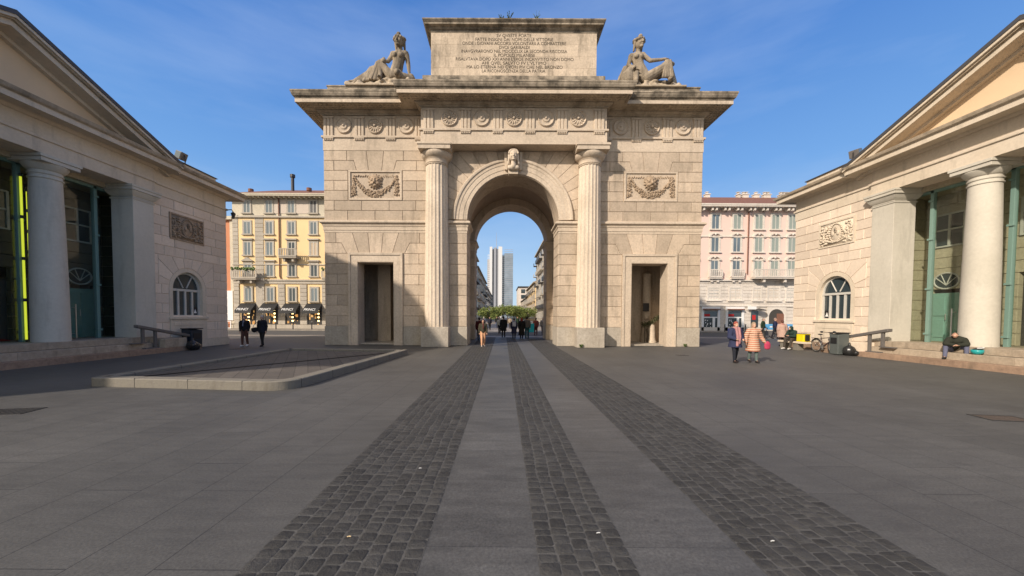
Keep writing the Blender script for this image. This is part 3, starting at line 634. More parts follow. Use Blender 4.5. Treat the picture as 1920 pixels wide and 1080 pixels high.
def medal(a, yf, rosette, r=.47):
    M = MB(); zc = 13.25; Rm = Matrix.Rotation(PI / 2, 3, 'X')
    def ring(prof):
        Q = MB(); Q.lathe(prof, (0, 0), 36); M.add([Rm @ Vector(v) + Vector((CX + a, yf, zc)) for v in Q.v], Q.f)
    if rosette:
        ring([(0.001, 0), (r, 0), (r, .07), (r - .035, .105), (r - .075, .07), (r - .10, .035), (.001, .035)])
        for i in range(14):
            t = 2 * PI * i / 14; c = Vector((math.cos(t), 0, math.sin(t)))
            M.ell((CX + a + c.x * .235, yf - .05, zc + c.z * .235), (.145, .05, .045), 8, 6, Matrix.Rotation(-t, 3, 'Y'))
    else:
        ring([(.001, 0), (r, 0), (r, .06), (r - .035, .10), (r - .06, .06), (r - .12, .05), (.30, .03), (.22, .05), (.20, .09), (.12, .10), (.001, .10)])
    M.ell((CX + a, yf - .11, zc), (.075, .06, .075), 10, 6)
    M.out('medallion', S['smooth'], gate, smooth=True, auto=35)
for i, a in enumerate((-3.72, -1.86, 0, 1.86, 3.72)): medal(a, 21.67, i % 2 == 0)
for a in (-5.06, -2.79, -.93, .93, 2.79, 5.06) : triglyph(a if abs(a) < 5 else a * .975, 21.67, w=.60 if abs(a) < 5 else .62)
for s in (1, -1):
    for a, ro in ((10.23, False), (8.35, True), (6.47, False)): medal(s * a, 22.6, ro)
    for a in (11.15, 9.29, 7.41, 5.70): triglyph(s * a, 22.6, w=.60 if a > 6 else .5)

# archivolt, keystone with a carved head
av = MB(); n = 56
prf = [(2.78, .02), (2.78, .09), (3.02, .09), (3.02, .115), (3.30, .115), (3.30, .14), (3.44, .15), (3.50, .21), (3.56, .22), (3.62, .22), (3.66, .16), (3.66, .02)]
vs = []
for i in range(n + 1):
    t = PI * i / n
    for r, d in prf: vs.append((CX + r * math.cos(t), YF - d, zs + r * math.sin(t)))
k = len(prf); fs = [(i * k + j, i * k + (j + 1) % k, (i + 1) * k + (j + 1) % k, (i + 1) * k + j) for i in range(n) for j in range(k)] + [list(range(k)), list(range(n * k, n * k + k))]
av.add(vs, fs); av.out('archivolt', S['smooth'], gate)
ks = MB(); KP = PF
ks.prism([(-.28, 10.30), (.28, 10.30), (.40, 11.05), (-.40, 11.05)], .0, .42, KP)
for s in (1, -1):
    ks.prism([(s * .36, 10.55), (s * .50, 10.6), (s * .55, 11.62), (s * .38, 11.62)], .0, .34, KP)
ko = ks.out('keystone', S['smooth'], gate, bevel=.02)
h = MB(); hc = Vector((CX, YF - .62, 11.25))
h.ell(hc, (.24, .26, .32)); h.ell(hc + Vector((0, .06, .10)), (.30, .28, .30)); h.ell(hc + Vector((0, .1, .36)), (.20, .2, .14))
for s in (1, -1):
    h.cap(hc + Vector((s * .25, .02, .12)), hc + Vector((s * .30, .05, -.42)), .085, .06); h.ell(hc + Vector((s * .09, -.235, .06)), (.05, .03, .025))
    h.ell(hc + Vector((s * .10, -.21, -.06)), (.07, .05, .07)); h.cap(hc + Vector((s * .03, -.24, .12)), hc + Vector((s * .15, -.22, .13)), .02, .02)
h.cap(hc + Vector((0, -.25, .1)), hc + Vector((0, -.31, -.05)), .03, .045); h.ell(hc + Vector((0, -.24, -.14)), (.07, .04, .028)); h.ell(hc + Vector((0, -.2, -.24)), (.09, .07, .06))
h.cap(hc + Vector((0, .05, -.2)), hc + Vector((0, .08, -.55)), .13, .17); h.cap(hc + Vector((-.22, .12, -.62)), hc + Vector((.22, .12, -.62)), .14, .14)
for i in range(9):
    t = PI * (i + .5) / 9; h.ell(hc + Vector((.27 * math.cos(t), -.10, .10 + .26 * math.sin(t))), .065)
h.blob('carved_head', S['smooth'], ko, voxel=.022, sm=2)

# columns
def fluted(M, cx, cy, z0, z1, r0, r1, nf=20, per=6):
    rows = 14; seg = nf * per; vs = []
    for j in range(rows + 1):
        t = j / rows; r = r0 + (r1 - r0) * (t ** 1.35); z = z0 + (z1 - z0) * t
        for i in range(seg):
            ph = (i % per) / per; fl = math.sin(PI * ph) ** .7 if ph else 0
            q = r * (1 - .062 * fl); a = 2 * PI * i / seg
            vs.append((cx + q * math.cos(a), cy + q * math.sin(a), z))
    fs = [(j * seg + i, j * seg + (i + 1) % seg, (j + 1) * seg + (i + 1) % seg, (j + 1) * seg + i) for j in range(rows) for i in range(seg)]
    fs += [list(range(seg))[::-1], list(range(rows * seg, rows * seg + seg))]
    M.add(vs, fs)
for s in (1, -1):
    cx = CX + s * 4.575; cy = 22.33
    M = MB(); fluted(M, cx, cy, Z0, 10.72, .735, .64); sh = M.out('column', S['column'], gate, smooth=True, auto=28)
    b = MB(); b.box(cx - .81, cx + .81, cy - .83, 23.2, 0, Z0 + .005); b.out('column_base', S['plinth'], sh, bevel=.02)
    c = MB(); c.lathe([(.62, 10.70), (.665, 10.72), (.665, 10.76), (.635, 10.77), (.68, 10.80), (.68, 10.84), (.64, 10.86), (.645, 10.98), (.67, 11.02), (.70, 11.05), (.68, 11.07), (.78, 11.13), (.88, 11.24), (.92, 11.36), (.90, 11.42), (.6, 11.44)], (cx, cy), 48)
    co_ = c.out('capital', S['smooth'], sh, smooth=True, auto=40)
    a = MB(); a.box(cx - .93, cx + .93, cy - .93, 23.1, 11.42, 11.65); a.box(cx - .98, cx + .98, cy - .98, 23.1, 11.655, 11.79); a.out('abacus', S['smooth'], sh, bevel=.012)

# door surrounds
for s in (1, -1):
    P = XF(s); M = MB(); a0, a1 = dc - 1.115, dc + 1.115
    for w0, w1, dd in ((0, .40, .10), (.40, .545, .15)):
        ao, ai = 1.115 + w1, 1.115 + w0
        M.prism(rect(dc - ao, dc - ai, 0, 5.1 + w0), -.02, dd, P); M.prism(rect(dc + ai, dc + ao, 0, 5.1 + w0), -.02, dd, P)
        M.prism(rect(dc - ao, dc + ao, 5.1 + w0, 5.1 + w1), -.02, dd, P)
    M.prism(rect(dc - 1.115, dc - 1.09, 0, 5.1), -.98, .09, P); M.prism(rect(dc + 1.09, dc + 1.115, 0, 5.1), -.98, .09, P); M.prism(rect(dc - 1.09, dc + 1.09, 5.07, 5.1), -.98, .09, P)
    M.out('door_surround', S['smooth'], gate, bevel=.01)
for q in ((CX - 11, CX - 4), (CX + 4, CX + 11)): MB().box(q[0], q[1], 22.9, 26.62, .02, .10).out('chamber_floor', S['plinth'], gate)
for q in ((5.5, 5.55, 23.6, 26.6), (5.55, 10.5, 25.75, 25.8), (-10.5, -4.0, 26.52, 26.56), (-9.05, -8.2, 25.0, 26.5), (-7.6, -7.25, 25.2, 25.6)):
    MB().box(CX + q[0], CX + q[1], q[2], q[3], 0, 5.9).out('chamber_wall', S['gate'], gate)
cs = MB(); cs.lathe([(.36, .1), (.36, .3), (.33, .35), (.33, .42), (.29, 1.2), (.28, 4.65), (.30, 4.67), (.31, 4.7), (.24, 4.82), (.05, 4.9)], (CX + 9.3, 25.35), 28)
cs.out('wall_column', S['smooth'], gate, smooth=True, auto=40)

# relief panels with lion masks and garlands
def relief_panel(s):
    P = XF(s); M = MB(); z0, z1 = 8.82, 10.60
    for a, b, c, d in ((dc - 1.62, dc + 1.62, z1 - .10, z1), (dc - 1.62, dc + 1.62, z0, z0 + .13), (dc - 1.62, dc - 1.50, z0 + .13, z1 - .10), (dc + 1.50, dc + 1.62, z0 + .13, z1 - .10)):
        M.prism(rect(a, b, c, d), -.02, .07, P)
    pn = M.out('relief_panel', S['smooth'], gate, bevel=.01)
    Bk = MB(); Bk.prism(rect(dc - 1.50, dc + 1.50, z0 + .13, z1 - .10), -.10, -.02, P); Bk.out('panel_back', S['relief'], pn)
    G = MB(); rnd = random.Random(11 + s)
    def at3(a, b, d): return P(a, b, d)
    c0 = (dc, 9.98)
    # mask
    G.ell(at3(dc, 9.92, .06), (.34, .16, .36)); G.ell(at3(dc, 10.18, .08), (.30, .14, .12))
    for q in (1, -1):
        G.ell(at3(dc + q * .17, 9.98, .20), (.075, .05, .055)); G.cap(at3(dc + q * .05, 10.10, .22), at3(dc + q * .27, 10.06, .16), .035, .03)
        G.ell(at3(dc + q * .14, 9.78, .17), (.13, .09, .09)); G.ell(at3(dc + q * .33, 10.17, .05), (.10, .08, .11))
    G.cap(at3(dc, 10.06, .22), at3(dc, 9.86, .29), .05, .075); G.ell(at3(dc, 9.67, .14), (.13, .08, .06))
    for i in range(15):
        t = PI * 2 * i / 15; G.cap(at3(dc + .33 * math.cos(t), 9.93 + .36 * math.sin(t), .05), at3(dc + .43 * math.cos(t), 9.93 + .46 * math.sin(t), .02), .06, .03, 8)
    G.blob('lion_mask', S['relief'], pn, voxel=.022, sm=1)
    K = MB()
    def berry(a, b, r): K.ell(at3(a, b, .0 + r * .6), (r, r, r * rnd.uniform(.7, 1.2)), 7, 5)
    for i in range(230):
        t = rnd.uniform(0, 1); aa = -1.22 + 2.44 * t; sag = 10.25 - 1.05 * (1 - (aa / 1.25) ** 2) ** .8 if abs(aa) < 1.25 else 10.25
        w = .06 + .17 * (1 - abs(aa) / 1.25); berry(dc + aa + rnd.uniform(-w, w) * .5, sag + rnd.uniform(-w, w), rnd.uniform(.03, .065))
    for q in (1, -1):
        for i in range(80):
            t = rnd.uniform(0, 1); w = .05 + .12 * t; berry(dc + q * 1.30 + rnd.uniform(-w, w), 10.32 - t * 1.22, rnd.uniform(.03, .06))
        for i in range(6): K.cap(at3(dc + q * (.45 + .14 * i), 10.30 + .03 * math.sin(i * 2), .02), at3(dc + q * (.52 + .14 * i), 10.22, .03), .035, .02, 6)
    K.out('garland', S['relief'], pn, smooth=True)
for s in (1, -1): relief_panel(s)

# attic with the inscription
at = MB()
at.sweep([(-.5, 14.7), (.0, 14.7), (.0, 15.66), (.04, 15.67), (.04, 15.76), (-.5, 15.78)], [(CX - 11.3, 30.4), (CX - 11.3, 22.78), (CX + 11.3, 22.78), (CX + 11.3, 30.4)])
at.box(CX - 11.3, CX + 11.3, 22.79, 30.39, 15.0, 15.7)
at.box(CX - 5.42, CX + 5.42, 22.28, 29.5, 14.72, 16.08)
at.out('blocking_course', S['grime'], gate, bevel=.02)
a2 = MB(); a2.box(CX - 4.97, CX + 4.97, 22.72, 29.2, 16.0, 19.0)
ac = a2.out('attic_block', S['attic'], gate)
rnd = random.Random(5); ab = MB(); zc_ = 16.08
for k, h_ in enumerate((.70, .68, .70, .68)):
    x = -4.99 - rnd.uniform(0, .8)
    while x < 4.99:
        w = rnd.uniform(1.1, 1.9); p, q = max(x, -4.99), min(x + w, 4.99)
        if q - p > .12: ab.block(rect(p, q, zc_, zc_ + h_), 0, .022, lambda a, b, d: (CX + a, 22.72 - d, b), gap=.002, ch=.003)
        x += w
    zc_ += h_
ab.out('attic_facing', S['attic'], gate)
ax = MB(); AP = [(CX - 4.97, 29.2), (CX - 4.97, 22.72), (CX + 4.97, 22.72), (CX + 4.97, 29.2)]
ax.sweep([(-.4, 18.84), (.04, 18.84), (.04, 18.98), (.10, 19.0), (.16, 19.08), (.34, 19.12), (.34, 19.20), (.38, 19.24), (.45, 19.31), (.46, 19.33), (.46, 19.38), (.1, 19.42), (-.4, 19.42)], AP)
ax.box(CX - 4.5, CX + 4.5, 22.75, 29, 19.38, 19.50)
ax.out('attic_cornice', S['grime'], gate, bevel=.008)
lines = ["SV QVESTE PORTE", "FATTE INSIGNI DAI NOMI DELLE VITTORIE", "ONDE I GIOVANI ACCORSI VOLONTARII A COMBATTERE", "DVCE GARIBALDI", "INAVGVRARONO NEL MDCCCLIX LA SECONDA RISCOSSA",
         "IL POPOLO MILANESE", "RISALVTAVA DOPO XXI ANNI L'EROE INCANVTITO NON DOMO", "AHI QVEL SALVTO FV L'VLTIMO", "MA LO ETERNA NEI CVORI PIV CHE NEL BRONZO", "LA RICONOSCENZA DELLA PATRIA"]
wid = [(932, 996), (893, 1036), (869, 1060), (937, 993), (867, 1062), (927, 1003), (857, 1074), (905, 1024), (877, 1054), (905, 1022)]
tms = []
for i, (tx, (xa, xb)) in enumerate(zip(lines, wid)):
    w = (xb - xa) / 30.6
    tms.append(text_mesh(tx, .262, S['ink'], 'inscription', None, Vector((CX + ((xa + xb) / 2 - 964) / 30.6, 22.72 - .026, 18.68 - i * .2315)), FRONT, .003, w, bold=0))
link('inscription', join_meshes(tms, 'inscription'), gate)

# ================================================================ LODGES (the two porticoed customs houses)
def lodge(side):
    s = 1 if side < 0 else -1; Xw = -17.0 if side < 0 else 17.9; yc = 12.45
    T = lambda u, w, z: (Xw + s * w, yc + u, z)
    lab = 'porticoed customs lodge in shade with glowing yellow tubes behind its columns' if side < 0 else 'sunlit porticoed customs lodge with green glass front and arched window'
    t = thing('customs_lodge', lab, 'pavilion', (Xw - s * 4.5, yc, 0), wc=True)
    def N(): return MB(T)
    PW_ = lambda u, z, d: (u, d, z)                # facade plane, d outwards
    H = 10.3
    # --- body
    b = N(); wc_ = 7.5
    for q in (1, -1):
        lo, hi = (5.45, H - .04) if q > 0 else (-(H - .04), -5.45)
        if q > 0:
            c = wc_
            b.box(lo, c - .96, -.45, -.03, 0, 7.7); b.box(c + .96, hi, -.45, -.03, 0, 7.7); b.box(c - .96, c + .96, -.45, -.03, 0, 1.78)
            b.archwall(c, 3.15, .96, c - .96001, c + .96001, 5.0, -.45, -.03, PW_); b.box(c - .96, c + .96, -.45, -.03, 5.0, 7.7)
        else: b.box(lo, hi, -.45, -.03, 0, 7.7)
        b.box(lo if q < 0 else hi - .4, hi if q > 0 else lo + .4, -9, -.45, 0, 7.7)
        b.box(5.45 if q > 0 else -5.75, 5.75 if q > 0 else -5.45, -2.6, -.45, 0, 7.7)
    b.box(-H + .04, H - .04, -9, -8.6, 0, 7.7); b.box(-H + .04, H - .04, -9, -.03, 7.7, 8.95)
    b.box(-5.45, 5.45, -8.9, -2.62, 6.9, 7.7)
    b.out('lodge_body', S['cas'], t)
    N().box(wc_ - 2, wc_ + 2, -2.6, -2.5, 0, 7.5).out('inner_partition', S['interior'], t)
    # --- block facing on both end bays
    def facing(ulo, uhi, win, panel):
        M = N(); n = 15; z0_ = .45; hh = (7.70 - z0_) / n
        for k in range(n):
            z0 = z0_ + k * hh; z1 = z0 + hh; cut = []
            if win is not None:
                zm = (z0 + z1) / 2
                if zm < 3.15: cut.append((win - 1.16, win + 1.16))
                elif zm < 4.95: cut.append((win - 1.72, win + 1.72))
                if 5.70 < zm < 7.05: cut.append((win - 1.08, win + 1.08))
            segs = [(ulo, uhi)]
            for a, c in cut:
                segs = [q for p in segs for q in ((p[0], min(p[1], a)), (max(p[0], c), p[1])) if q[1] - q[0] > .08]
            for a, c in segs:
                L_ = c - a; m_ = max(1, round(L_ / 1.35)); off = .5 if k % 2 else 0
                cuts_ = [a] + [a + L_ * (i + off) / m_ for i in range(1 if not off else 0, m_) if .3 < L_ * (i + off) / m_ < L_ - .3] + [c]
                for p, q in zip(cuts_[:-1], cuts_[1:]): M.block(rect(p, q, z0, z1), -.04, .0, PW_, gap=.009, ch=.016)
        if win is not None:
            zt = z0_ + 9 * hh + hh * .0; zt = next(z0_ + k * hh for k in range(n) if z0_ + (k + .5) * hh > 4.95); zb = next(z0_ + k * hh for k in range(n) if z0_ + (k + .5) * hh > 3.15)
            R1 = 1.16; X_ = 1.72
            def op(a):
                ca, sa = math.cos(a), math.sin(a); tt = 1e9
                if abs(ca) > 1e-9: tt = X_ / abs(ca)
                if sa > 1e-9: tt = min(tt, (zt - 3.15) / sa)
                return (win + tt * ca, 3.15 + tt * sa)
            cn = [math.atan2(zt - 3.15, X_), PI - math.atan2(zt - 3.15, X_)]; A = [PI * i / 9 for i in range(10)]
            for a, c in zip(A[:-1], A[1:]):
                arc = [(win + R1 * math.cos(a + (c - a) * i / 4), 3.15 + R1 * math.sin(a + (c - a) * i / 4)) for i in range(5)]
                o = [op(c)] + [op(x) for x in sorted(cn, reverse=True) if a + .001 < x < c - .001] + [op(a)]
                M.block([(px_, max(pz_, zb)) for px_, pz_ in arc + o], -.04, 0, PW_, gap=.007, ch=.014)
        M.out('wall_facing', S['cas'], t)
        p = N(); p.block(rect(ulo, uhi + .03, 0, .45), -.04, .05, PW_, gap=.002); p.out('wall_plinth', S['redgranite'] if side > 0 else S['cassmooth'], t)
    facing(5.52, H, wc_, wc_); facing(-H, -5.52, None, None)
    for q in (1, -1):
        M = N()
        for k in range(15):
            hh = (7.7 - .45) / 15; z0 = .45 + k * hh; a = -9.0
            for c in [(-9 + (1.0 if k % 2 else 0) + 2 * j) for j in range(1, 5)] + [0]:
                if c > a + .1: M.block(rect(a, min(c, 0), z0, z0 + hh), 0, .04, lambda w, z, d, q=q: (q * (H - .04 + d), w, z), gap=.01); a = c
        M.out('end_wall_facing', S['cas'], t)
    # --- arched window
    P3 = lambda u, z, d: (u, d, z)
    sr = N()
    for q in (1, -1): sr.prism(rect(wc_ + q * .94, wc_ + q * 1.15, 1.60, 3.15), -.3, -.012, P3)
    n_ = 24; vs = []
    for i in range(n_ + 1):
        a = PI * i / n_
        for r_, d in ((.94, -.3), (.94, -.012), (1.15, -.012), (1.15, -.3)): vs.append((wc_ + r_ * math.cos(a), d, 3.15 + r_ * math.sin(a)))
    sr.add(vs, [(i * 4 + j, i * 4 + (j + 1) % 4, (i + 1) * 4 + (j + 1) % 4, (i + 1) * 4 + j) for i in range(n_) for j in range(4)])
    wn = sr.out('window', S['cassmooth'], t)
    sl = N(); sl.box(wc_ - 1.22, wc_ + 1.22, -.3, .09, 1.58, 1.70); sl.box(wc_ - 1.15, wc_ + 1.15, -.03, .03, .45, 1.575); sl.box(wc_ - .98, wc_ + .98, .03, .05, 1.25, 1.42); sl.out('window_sill', S['cassmooth'], wn, bevel=.01)
    fr = N(); f0, f1 = -.26, -.18
    for q in (-1, -.5, 0, .5, 1):
        cu_ = wc_ + q * .88; fr.box(cu_ - .055, cu_ + .055, f0, f1, 1.70, 3.15)
    fr.box(wc_ - .94, wc_ + .94, f0 - .01, f1 + .02, 3.07, 3.19); fr.box(wc_ - .94, wc_ + .94, f0 - .01, f1 + .01, 1.69, 1.80)
    vs = []
    for i in range(n_ + 1):
        a = PI * i / n_
        for r_, d in ((.84, f0), (.84, f1), (.945, f1), (.945, f0)): vs.append((wc_ + r_ * math.cos(a), d, 3.15 + r_ * math.sin(a)))
    fr.add(vs, [(i * 4 + j, i * 4 + (j + 1) % 4, (i + 1) * 4 + (j + 1) % 4, (i + 1) * 4 + j) for i in range(n_) for j in range(4)])
    for a in (R(58), R(122)): fr.tube([(wc_ + .2 * math.cos(a), (f0 + f1) / 2, 3.15 + .1), (wc_ + .9 * math.cos(a), (f0 + f1) / 2, 3.15 + .88 * math.sin(a))], .032, 6)
    fr.out('window_frame', S['whiteframe'], wn)
    gp = N(); gp.add([(wc_ + .9 * math.cos(PI * i / 16), -.235, 3.15 + .9 * math.sin(PI * i / 16)) for i in range(17)] + [(wc_ - .9, -.235, 1.7), (wc_ + .9, -.235, 1.7)], [list(range(19))]); gp.out('window_pane', S['winglass'], wn)
    # poster stuck on the pane nearest the gate
    if True:
        ps = N(); cu_ = wc_ + .66; ps.box(cu_ - .15, cu_ + .15, -.228, -.224, 1.84, 2.24); po = ps.out('window_notice', S['black'], wn)
        pt = N(); pt.prism([(cu_ - .10, 1.90), (cu_ + .10, 1.90), (cu_, 2.14)], -.2235, -.221, P3); pt.out('white_triangle', S['white'], wn)
    # --- relief panel
    rp = N()
    for a, c, d, e in ((-1.06, 1.06, 6.98, 7.06), (-1.06, 1.06, 5.70, 5.78), (-1.06, -.98, 5.78, 6.98), (.98, 1.06, 5.78, 6.98)): rp.prism(rect(wc_ + a, wc_ + c, d, e), -.05, .04, P3)
    rp.prism(rect(wc_ - .98, wc_ + .98, 5.78, 6.98), -.05, -.012, P3)
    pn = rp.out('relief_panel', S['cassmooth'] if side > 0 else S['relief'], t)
    g = N(); rnd = random.Random(21 + side); g.prism(rect(wc_ - .97, wc_ + .97, 5.79, 6.97), -.011, .004, P3)
    def el(a, z, ra, rz_, d=0.03, dep=.06): g.ell((wc_ + a, d, z), (ra, dep, rz_), 10, 7)
    el(0, 6.42, .36, .46, -.0, .05)
    for i in range(26): a = 2 * PI * i / 26; el(.38 * math.cos(a), 6.42 + .48 * math.sin(a), .05, .05, .04, .045)
    for q in (1, -1):
        el(q * .16, 6.38, .09, .13, .06, .04); el(0, 6.55, .09, .16, .06, .04)
        for i in range(90):
            a = rnd.uniform(.46, .93); z = rnd.uniform(5.84, 6.85)
            if rnd.random() < .75: el(q * a, z, rnd.uniform(.03, .09), rnd.uniform(.03, .07), rnd.uniform(.0, .05), rnd.uniform(.03, .07))
        for i in range(12): a = .15 + .07 * i; el(q * a, 5.92 + .02 * i, .07, .045, .03, .05)
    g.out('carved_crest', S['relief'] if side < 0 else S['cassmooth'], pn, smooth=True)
    # --- pilasters, columns
    for q in (1, -1):
        M = N(); M.box(q * 4.5, q * 5.5, -.90, .10, .76, 7.2) if q > 0 else M.box(-5.5, -4.5, -.90, .10, .76, 7.2)
        po = M.out('pilaster', S['pil'], t, bevel=.012)
        C_ = N(); cc = (q * 5.0, -.40)
        sq = lambda r: [(cc[0] - r, cc[1] + r), (cc[0] - r, cc[1] - r), (cc[0] + r, cc[1] - r), (cc[0] + r, cc[1] + r)]
        base = sq(.5)
        C_.sweep([(-.2, 7.10), (.03, 7.10), (.035, 7.16), (.0, 7.17), (.0, 7.24), (.03, 7.25), (.08, 7.32), (.13, 7.41), (.14, 7.43), (.14, 7.47), (.20, 7.48), (.20, 7.60), (.23, 7.61), (.23, 7.70), (-.2, 7.70)], base)
        C_.out('pilaster_capital', S['pil'], po)
        M = N(); cu_ = q * 1.75
        pf = [(.515, .76), (.515, .9)] + [(.51 - .085 * (i / 10) ** 1.5, .9 + 6.0 * i / 10) for i in range(1, 11)] + [(.46, 6.91), (.465, 6.95), (.43, 6.97), (.43, 7.06)]
        M.lathe(pf, (cu_, -.45), 56); co_ = M.out('column', S['pil'], t, smooth=True, auto=40)
        C_ = N(); C_.lathe([(.42, 7.06), (.465, 7.07), (.47, 7.11), (.44, 7.12), (.44, 7.2), (.48, 7.22), (.50, 7.25), (.56, 7.31), (.61, 7.40), (.60, 7.44), (.35, 7.45)], (cu_, -.45), 48)
        ca_ = C_.out('column_capital', S['pil'], co_, smooth=True, auto=40)
        A_ = N(); A_.box(cu_ - .63, cu_ + .63, -1.08, .18, 7.44, 7.58); A_.box(cu_ - .67, cu_ + .67, -1.12, .22, 7.585, 7.70); A_.out('abacus', S['pil'], co_, bevel=.01)
    # --- entablature
    fr_ = [(H, -9.0), (H, 0), (-H, 0), (-H, -9.0)]
    rr = fr_ if True else fr_[::-1]
    def SW(prof, path, nm, mt):
        M = MB(); M.sweep(prof, path); a = MB(T); a.v = M.v; a.f = M.f; a.out(nm, mt, t)
    # outside on the right-hand side while walking: path must run so that +w is outside
    pth = [(H, -9.0), (H, 0.0), (5.55, 0.0), (5.55, .12), (-5.55, .12), (-5.55, 0.0), (-H, 0.0), (-H, -9.0)]
    B_ = N(); B_.box(-5.55, 5.55, -.95, .10, 7.705, 8.2); B_.out('portico_beam', S['cassmooth'], t)
    SW([(-.3, 7.71), (.02, 7.71), (.02, 8.2), (-.3, 8.2)], pth, 'architrave', S['cassmooth'])
    SW([(-.3, 8.2), (.07, 8.2), (.08, 8.22), (.08, 8.29), (.05, 8.31), (-.3, 8.31)], pth, 'taenia', S['cassmooth'])
    SW([(-.3, 8.31), (.0, 8.31), (.0, 8.86), (-.3, 8.86)], pth, 'frieze', S['cassmooth'])
    SW([(-.3, 8.86), (.06, 8.86), (.12, 8.93), (.14, 8.97), (.66, 8.98), (.66, 8.94), (.70, 8.94), (.70, 9.12), (.73, 9.14), (-.3, 9.14)], pth, 'cornice', S['cassmooth'])
    SW([(-.3, 9.14), (.75, 9.145), (.80, 9.19), (.83, 9.27), (.84, 9.31), (-.3, 9.33)], pth, 'gutter_moulding', S['dirty'])
    N().box(-5.5, 5.5, -2.6, -.9, 7.5, 7.7).out('portico_ceiling', S['ochre'], t)
    # --- pediment
    hb = 6.28; zb = 9.31; za = 11.78; sl = (za - zb) / hb
    N().prism([(-hb + .5, zb - .1), (hb - .5, zb - .1), (0, za - .25)], -1.0, .02, P3).out('tympanum', S['tymp'], t)
    def rake(t0, t1, w, nm, mt, back=-.9):
        for q in (1, -1):
            a = lambda u, tt: zb + (hb - abs(u)) * sl - tt
            e1 = hb - t1 / sl + (t1 - t0) * 0; M = N()
            M.prism([(0, za - t1), (0, za - t0), (q * (hb - t0 / sl * .0), zb - t0 + .0), (q * (hb - (t1) / sl * .0), zb - t1)], back, w, P3)
            M.out(nm, mt, t)
    rake(-.05, .10, .95, 'raking_edge', S['roofmetal']); rake(.10, .20, .92, 'raking_gutter', S['cassmooth']); rake(.20, .26, .84, 'raking_fillet', S['dirty']); rake(.26, .45, .74, 'raking_corona', S['cassmooth']); rake(.45, .58, .20, 'raking_bed_mould', S['cassmooth'])
    for q in (1, -1):
        N().prism([(0, za + .0), (0, za - .4), (q * hb, zb - .2), (q * hb, zb + .02)], -9.2, -.92, P3).out('gable_roof', S['roofmetal'], t)
    # --- parapets beside the gable
    for q in (1, -1):
        lo, hi = (5.0, 10.0) if q > 0 else (-10.0, -5.0)
        N().box(lo, hi, -8.8, -.35, 9.32, 9.98).out('parapet', S['cassmooth'], t)
        N().box(lo, hi + .06 if q > 0 else hi, -8.8, -.28, 9.985, 10.03).out('parapet_coping', S['roofmetal'], t)
    # --- platform and steps
    st = N(); st.box(-5.6, 5.35, -2.7, .20, .50, .765); st.box(-5.6, 5.35, -1, .53, .24, .496)
    pf_ = N().box(-5.6, 5.4, -2.7, .20, .505, .765).out('platform', S['step'], t, bevel=.015)
    def steprow(w0, w1, z0, z1, nm, mt, uu=5.4):
        M = N(); u = -6.2; rnd_ = random.Random(int(z1 * 100))
        while u < uu:
            L_ = rnd_.uniform(1.6, 2.6); M.block(rect(u, min(u + L_, uu), w0, w1), z0, z1, lambda a, w, d: (a, w, d), gap=.003, ch=.012); u += L_
        M.out(nm, mt, t)
    steprow(.20, .53, .24, .502, 'step', S['step']); steprow(-.3, .88, -.02, .238, 'bottom_step', S['redgranite'], 7.2)
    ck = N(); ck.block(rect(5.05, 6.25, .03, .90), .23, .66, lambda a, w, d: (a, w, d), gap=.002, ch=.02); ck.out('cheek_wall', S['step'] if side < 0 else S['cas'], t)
    # --- recess behind the glass
    M = N(); n2 = 14; hh = 6.75 / n2
    for k in range(n2):
        z0 = .765 + k * hh
        cutz = [(3.85, 5.05)] if z0 < 3.0 else []
        if z0 < 3.6: cutz.append((-1.3, 2.1))
        segs = [(-5.45, 5.45)]
        for a, c in cutz: segs = [q for p in segs for q in ((p[0], min(p[1], a)), (max(p[0], c), p[1])) if q[1] - q[0] > .05]
        for a, c in segs:
            m_ = max(1, round((c - a) / 1.5)); 
            for i in range(m_): M.block(rect(a + (c - a) * i / m_, a + (c - a) * (i + 1) / m_, z0, z0 + hh), -2.6, -2.4, P3, gap=.006)
        for q in (1, -1): M.block(rect(-2.4, -.5, z0, z0 + hh), 5.47, 5.42, (lambda w, z, d, q=q: (q * d, w, z)), gap=.008)
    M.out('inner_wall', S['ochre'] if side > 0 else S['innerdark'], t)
    d_ = N(); d_.box(3.85, 5.05, -2.55, -2.42, .765, 3.0)
    for a in (3.95, 4.5):
        for z_ in (.95, 1.95): d_.box(a, a + .45, -2.43, -2.39, z_, z_ + .85)
    do = d_.out('door', S['greendoor'], t, bevel=.01)
    h_ = N(); h_.tube([(4.42, -2.36, 1.75), (4.42, -2.36, 2.05)], .018, 6); h_.out('door_handle', S['steel'], do)
    for (cu_, cz, rr_) in ((4.45, 3.55, .48), (.4, 3.75, 1.15)):
        w_ = N(); w_.add([(cu_ + rr_ * math.cos(2 * PI * i / 28), -2.385, cz + rr_ * .75 * math.sin(2 * PI * i / 28)) for i in range(28)], [list(range(28))]); wo_ = w_.out('lunette', S['winglass'], t)
        w_ = N(); w_.tube([(cu_ + rr_ * math.cos(2 * PI * i / 28), -2.37, cz + rr_ * .75 * math.sin(2 * PI * i / 28)) for i in range(29)], .035, 6)
        for a in (.5, 1.1, 2.0, 2.6): w_.tube([(cu_, -2.37, cz - .2), (cu_ + rr_ * math.cos(a), -2.37, cz + rr_ * .75 * math.sin(a))], .02, 5)
        w_.out('lunette_frame', S['whiteframe'], wo_)
